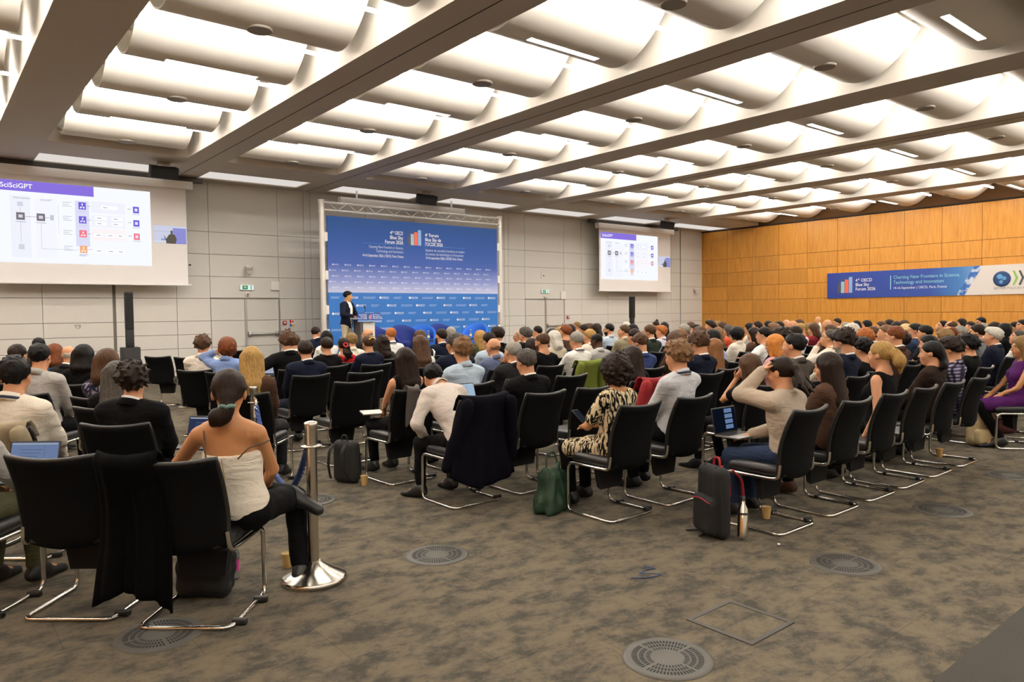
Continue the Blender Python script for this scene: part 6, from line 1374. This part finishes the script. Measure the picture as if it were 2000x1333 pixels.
# ---- laptops and tablets
lapm = mat('laptop_grey', '#8a8884', .35, .6); lapk = mat('laptop_black', '#1b1b1d', .4)
def laptop(i, lb, m_=lapk, off=(0, .30, .60), tilt=14, kind=0, br=.55, face=None, scr='#a9c4e6'):
    px_, py_, rz = SPOT[i]; rz = rz if face is None else rz+R(face); c, s_ = math.cos(SPOT[i][2]), math.sin(SPOT[i][2])
    t = empty('laptop', (px_+c*off[0]-s_*off[1], py_+s_*off[0]+c*off[1], off[2]), rz); tag(t, lb, 'laptop', 'open laptops in the audience')
    MB().box(-.155, .155, -.11, .11, 0, .014, bev=.004).build('keyboard_base', m_, t)
    kb = MB()
    for r_ in range(5):
        for k in range(13): kb.box(-.135+k*.021, -.118+k*.021, -.0+.0185*r_, .0155+.0185*r_, .014, .016)
    o = kb.build('keys', mat('key_black', '#141414', .5), t); o['kind'] = 'stuff'
    MB().box(-.045, .045, -.09, -.03, .014, .0146).build('trackpad', lapm, t)
    sc_ = MB().box(-.155, .155, -.004, .004, 0, .205, bev=.003).build('screen_lid', lapk, t, (0, .112, .012), (R(-tilt), 0, 0))
    em_ = lambda h, k=1: emis('display_%s_%d' % (h[1:], br*k*100), lin(h), br*k)
    d_ = MB().box(-.146, .146, -.0052, -.0042, .012, .196).build('display', em_(scr) if kind != 1 else em_('#1a2438', .6), sc_)
    if kind == 1:
        for r_ in range(4): MB().box(.0, .10, -.0066, -.0055, .03+.042*r_, .062+.042*r_).build('window_pane', em_('#8fb0e6', .9), sc_)
    else:
        MB().box(-.14, .14, -.0066, -.0055, .182, .192).build('toolbar', em_('#c9d6e6'), sc_)
        for r_ in range(6): MB().box(-.09, .02+.015*(r_ % 3), -.0066, -.0055, .05+.02*r_, .054+.02*r_).build('text_line', em_('#7d94b4', .8), sc_)
        MB().box(.06, .062, -.0066, -.0055, .02, .18).build('divider', em_('#7d94b4', .8), sc_)
    return t
laptop(9, 'laptop with dark document on the lap of the tousled dark haired man', off=(.22, .34, .61), face=-10, scr='#3a4468'); laptop(11, 'laptop with blue screen at the far left behind the empty chair', off=(.06, .32, .62), scr='#8fa6d6', br=.5); laptop(40, 'laptop with pale page before the silver-streaked man', off=(-.24, .40, .70), tilt=18, scr='#b4d0ea', br=.75)
laptop(146, 'grey laptop with dark screen on the lap of the oatmeal sweater person', lapm, (0, .36, .60), 10, 1, .5, scr='#1a2438'); laptop(56, 'laptop with blue screen in front of the grey crew cut man', off=(-.12, .4, .66), scr='#8fb0e0'); laptop(24, 'laptop with white page beside the gold claw clip woman', off=(-.45, .38, .66), scr='#9ab4d8', br=.5); laptop(13, 'laptop with white page beside the blue striped shirt', off=(.32, .35, .78), scr='#cfd6ea', br=.6)
px_, py_, rz = SPOT[124]; t = empty('tablet', (px_+.30, py_+.42, .92), rz); tag(t, 'tablet with violet screen held up right of the head-back man', 'tablet'); t.rotation_euler = (R(60), 0, R(20)); MB().box(-.09, .09, -.13, .13, 0, .01, bev=.004).build('case', lapk, t); MB().box(-.08, .08, -.12, .12, .0102, .0108).build('display', emis('display_violet', lin('#9a8ed0'), .6), t)
px_, py_, rz = SPOT[75]; t = empty('phone', (px_+.01, py_+.315, .715), rz); tag(t, 'smartphone held by the woman in zebra dress', 'phone'); t.rotation_euler = (R(35), 0, rz); MB().box(-.036, .036, -.075, .075, 0, .009, bev=.003).build('body', lapk, t); MB().box(-.032, .032, -.07, .07, .0092, .0097).build('display', emis('display_dim', lin('#38404a'), .4), t)
px_, py_, rz = SPOT[29]; t = empty('notebook', (px_-.14, py_+.30, .60), R(-20)); tag(t, 'open paper notebook on the lap of the very long haired woman', 'notebook'); MB().box(-.105, .105, -.145, .145, 0, .005).build('cover', blkpl, t); MB().box(-.10, .10, -.14, .14, .005, .014).build('pages', wpl, t)
# ---- garments draped over chair backs
def drape(x, y, rz, lb, m_, w_=.44, fl=.12, bl=.55, flare=.05, name='draped_jacket', cat='jacket', seed=0, x0=0, th=.012, drop=0, lump=.012, sleeve=True):
    t = empty(name, (x, y, 0), rz); tag(t, lb, cat)
    nu, nv = 22, 26; ztop = .905; V = []; r_ = np.random.RandomState(seed); L = fl+bl+.06
    for j in range(nv+1):
        q = j/nv*L
        for i in range(nu+1):
            u = -1+2*i/nu
            if q < fl: dz = fl-q; yy = back_y(ztop-dz)+.035+.01; z = ztop-dz; side = 1
            elif q < fl+.06: a = (q-fl)/.06*math.pi; yy = back_y(ztop)+.035*math.cos(a); z = ztop+.025*math.sin(a); side = 0
            else: dz = q-fl-.06; yy = back_y(max(.45, ztop-dz))-.035-.05*max(0, dz-.3); z = ztop-dz; side = -1
            k = max(0, (q-fl-.06))/max(bl, .01)
            fold = lump*(math.sin(u*7+seed+k*1.5)+.6*math.sin(u*15+seed*2))*(.2+k)*(-1 if side < 0 else .3)
            hw = w_/2+flare*k
            ed = -.06*math.sin(u*2.3+seed)*k-(drop*k*(u+1)/2)
            V.append((x0+u*hw, yy+.045*u*u*(1-k)+fold-(.02*k), max(.03, z+ed-.018*(1-u*u))))
    V = np.array(V); n = len(V); w1 = nu+1
    F = [(j*w1+i, j*w1+i+1, (j+1)*w1+i+1, (j+1)*w1+i) for j in range(nv) for i in range(nu)]
    nr = vnormals(V, np.array(F)); V2 = V-nr*th; F2 = [tuple(n+q for q in f[::-1]) for f in F]; E = []
    for i in range(nu): E.append((i+1, i, n+i, n+i+1)); a = nv*w1+i; E.append((a, a+1, n+a+1, n+a))
    for j in range(nv): a = j*w1; E.append((a, a+w1, n+a+w1, n+a)); a += nu; E.append((a+w1, a, n+a, n+a+w1))
    link('body', np_mesh('body', np.vstack([V, V2]), np.array(F+F2+E), True, [m_]), None, t)
    if sleeve:
        for sgn in (-1, 1): sdf_obj('sleeve', [('c', (x0+sgn*w_*.46, back_y(.88)-.04, .86), (x0+sgn*(w_*.52+flare*.5), back_y(.6)-.06, .55), .055, .05, .02), ('c', (x0+sgn*(w_*.52+flare*.5), back_y(.6)-.06, .55), (x0+sgn*(w_*.50+flare), back_y(.5)-.02, .36), .05, .042, .02)], .016, m_, t, .006, seed+sgn)
    return t
coatm = mat('coat_navy', '#0c0b13', .95, bump=(90, .35), var=.12, spec=.08); jblk = mat('jacket_black', '#050505', .95, bump=(90, .35), spec=.08); jbei = mat('jacket_beige', '#8a7d64', .85, bump=(80, .3), var=.1); jgrn = mat('jacket_green', '#66721f', .85, bump=(80, .3), var=.15); scf = mat('scarf_grey', '#5a5452', .9, bump=(300, .5), var=.2); jred = mat('jacket_red', '#8a0f18', .8, bump=(60, .4))
a = SEAT_OVERRIDE[30]; drape(a[0], a[1], 0, 'dark navy coat draped over the chair behind the bent-forward man', coatm, .47, .10, .62, .10, 'draped_coat', 'coat', 2, drop=.1, lump=.02)
a = SEAT_OVERRIDE[10]; drape(a[0], a[1], R(-41), 'black jacket hanging on the left corner of the cream top woman chair', jblk, .30, .10, .72, .05, 'draped_jacket', 'jacket', 5, x0=-.20, lump=.02, sleeve=False)
a = SPOT[0]; drape(a[0], a[1], a[2], 'beige blazer draped over the chair of the cream shirt man', jbei, .46, .08, .40, .04, 'draped_blazer', 'jacket', 7)
a = SPOT[56]; drape(a[0], a[1], a[2], 'olive green jacket draped behind the grey crew cut man', jgrn, .46, .08, .50, .05, 'draped_jacket', 'jacket', 9)
a = SEAT_OVERRIDE[29]; drape(a[0], a[1], 0, 'narrow grey scarf hanging on the chair of the very long haired woman', scf, .12, .10, .30, .0, 'draped_scarf', 'scarf', 4, x0=-.06, th=.006, lump=.004, sleeve=False)
drape(5.66, 4.97, 0, 'red jacket draped on a chair left of the pale grey shirt man', jred, .44, .10, .35, .04, 'draped_jacket', 'jacket', 12)
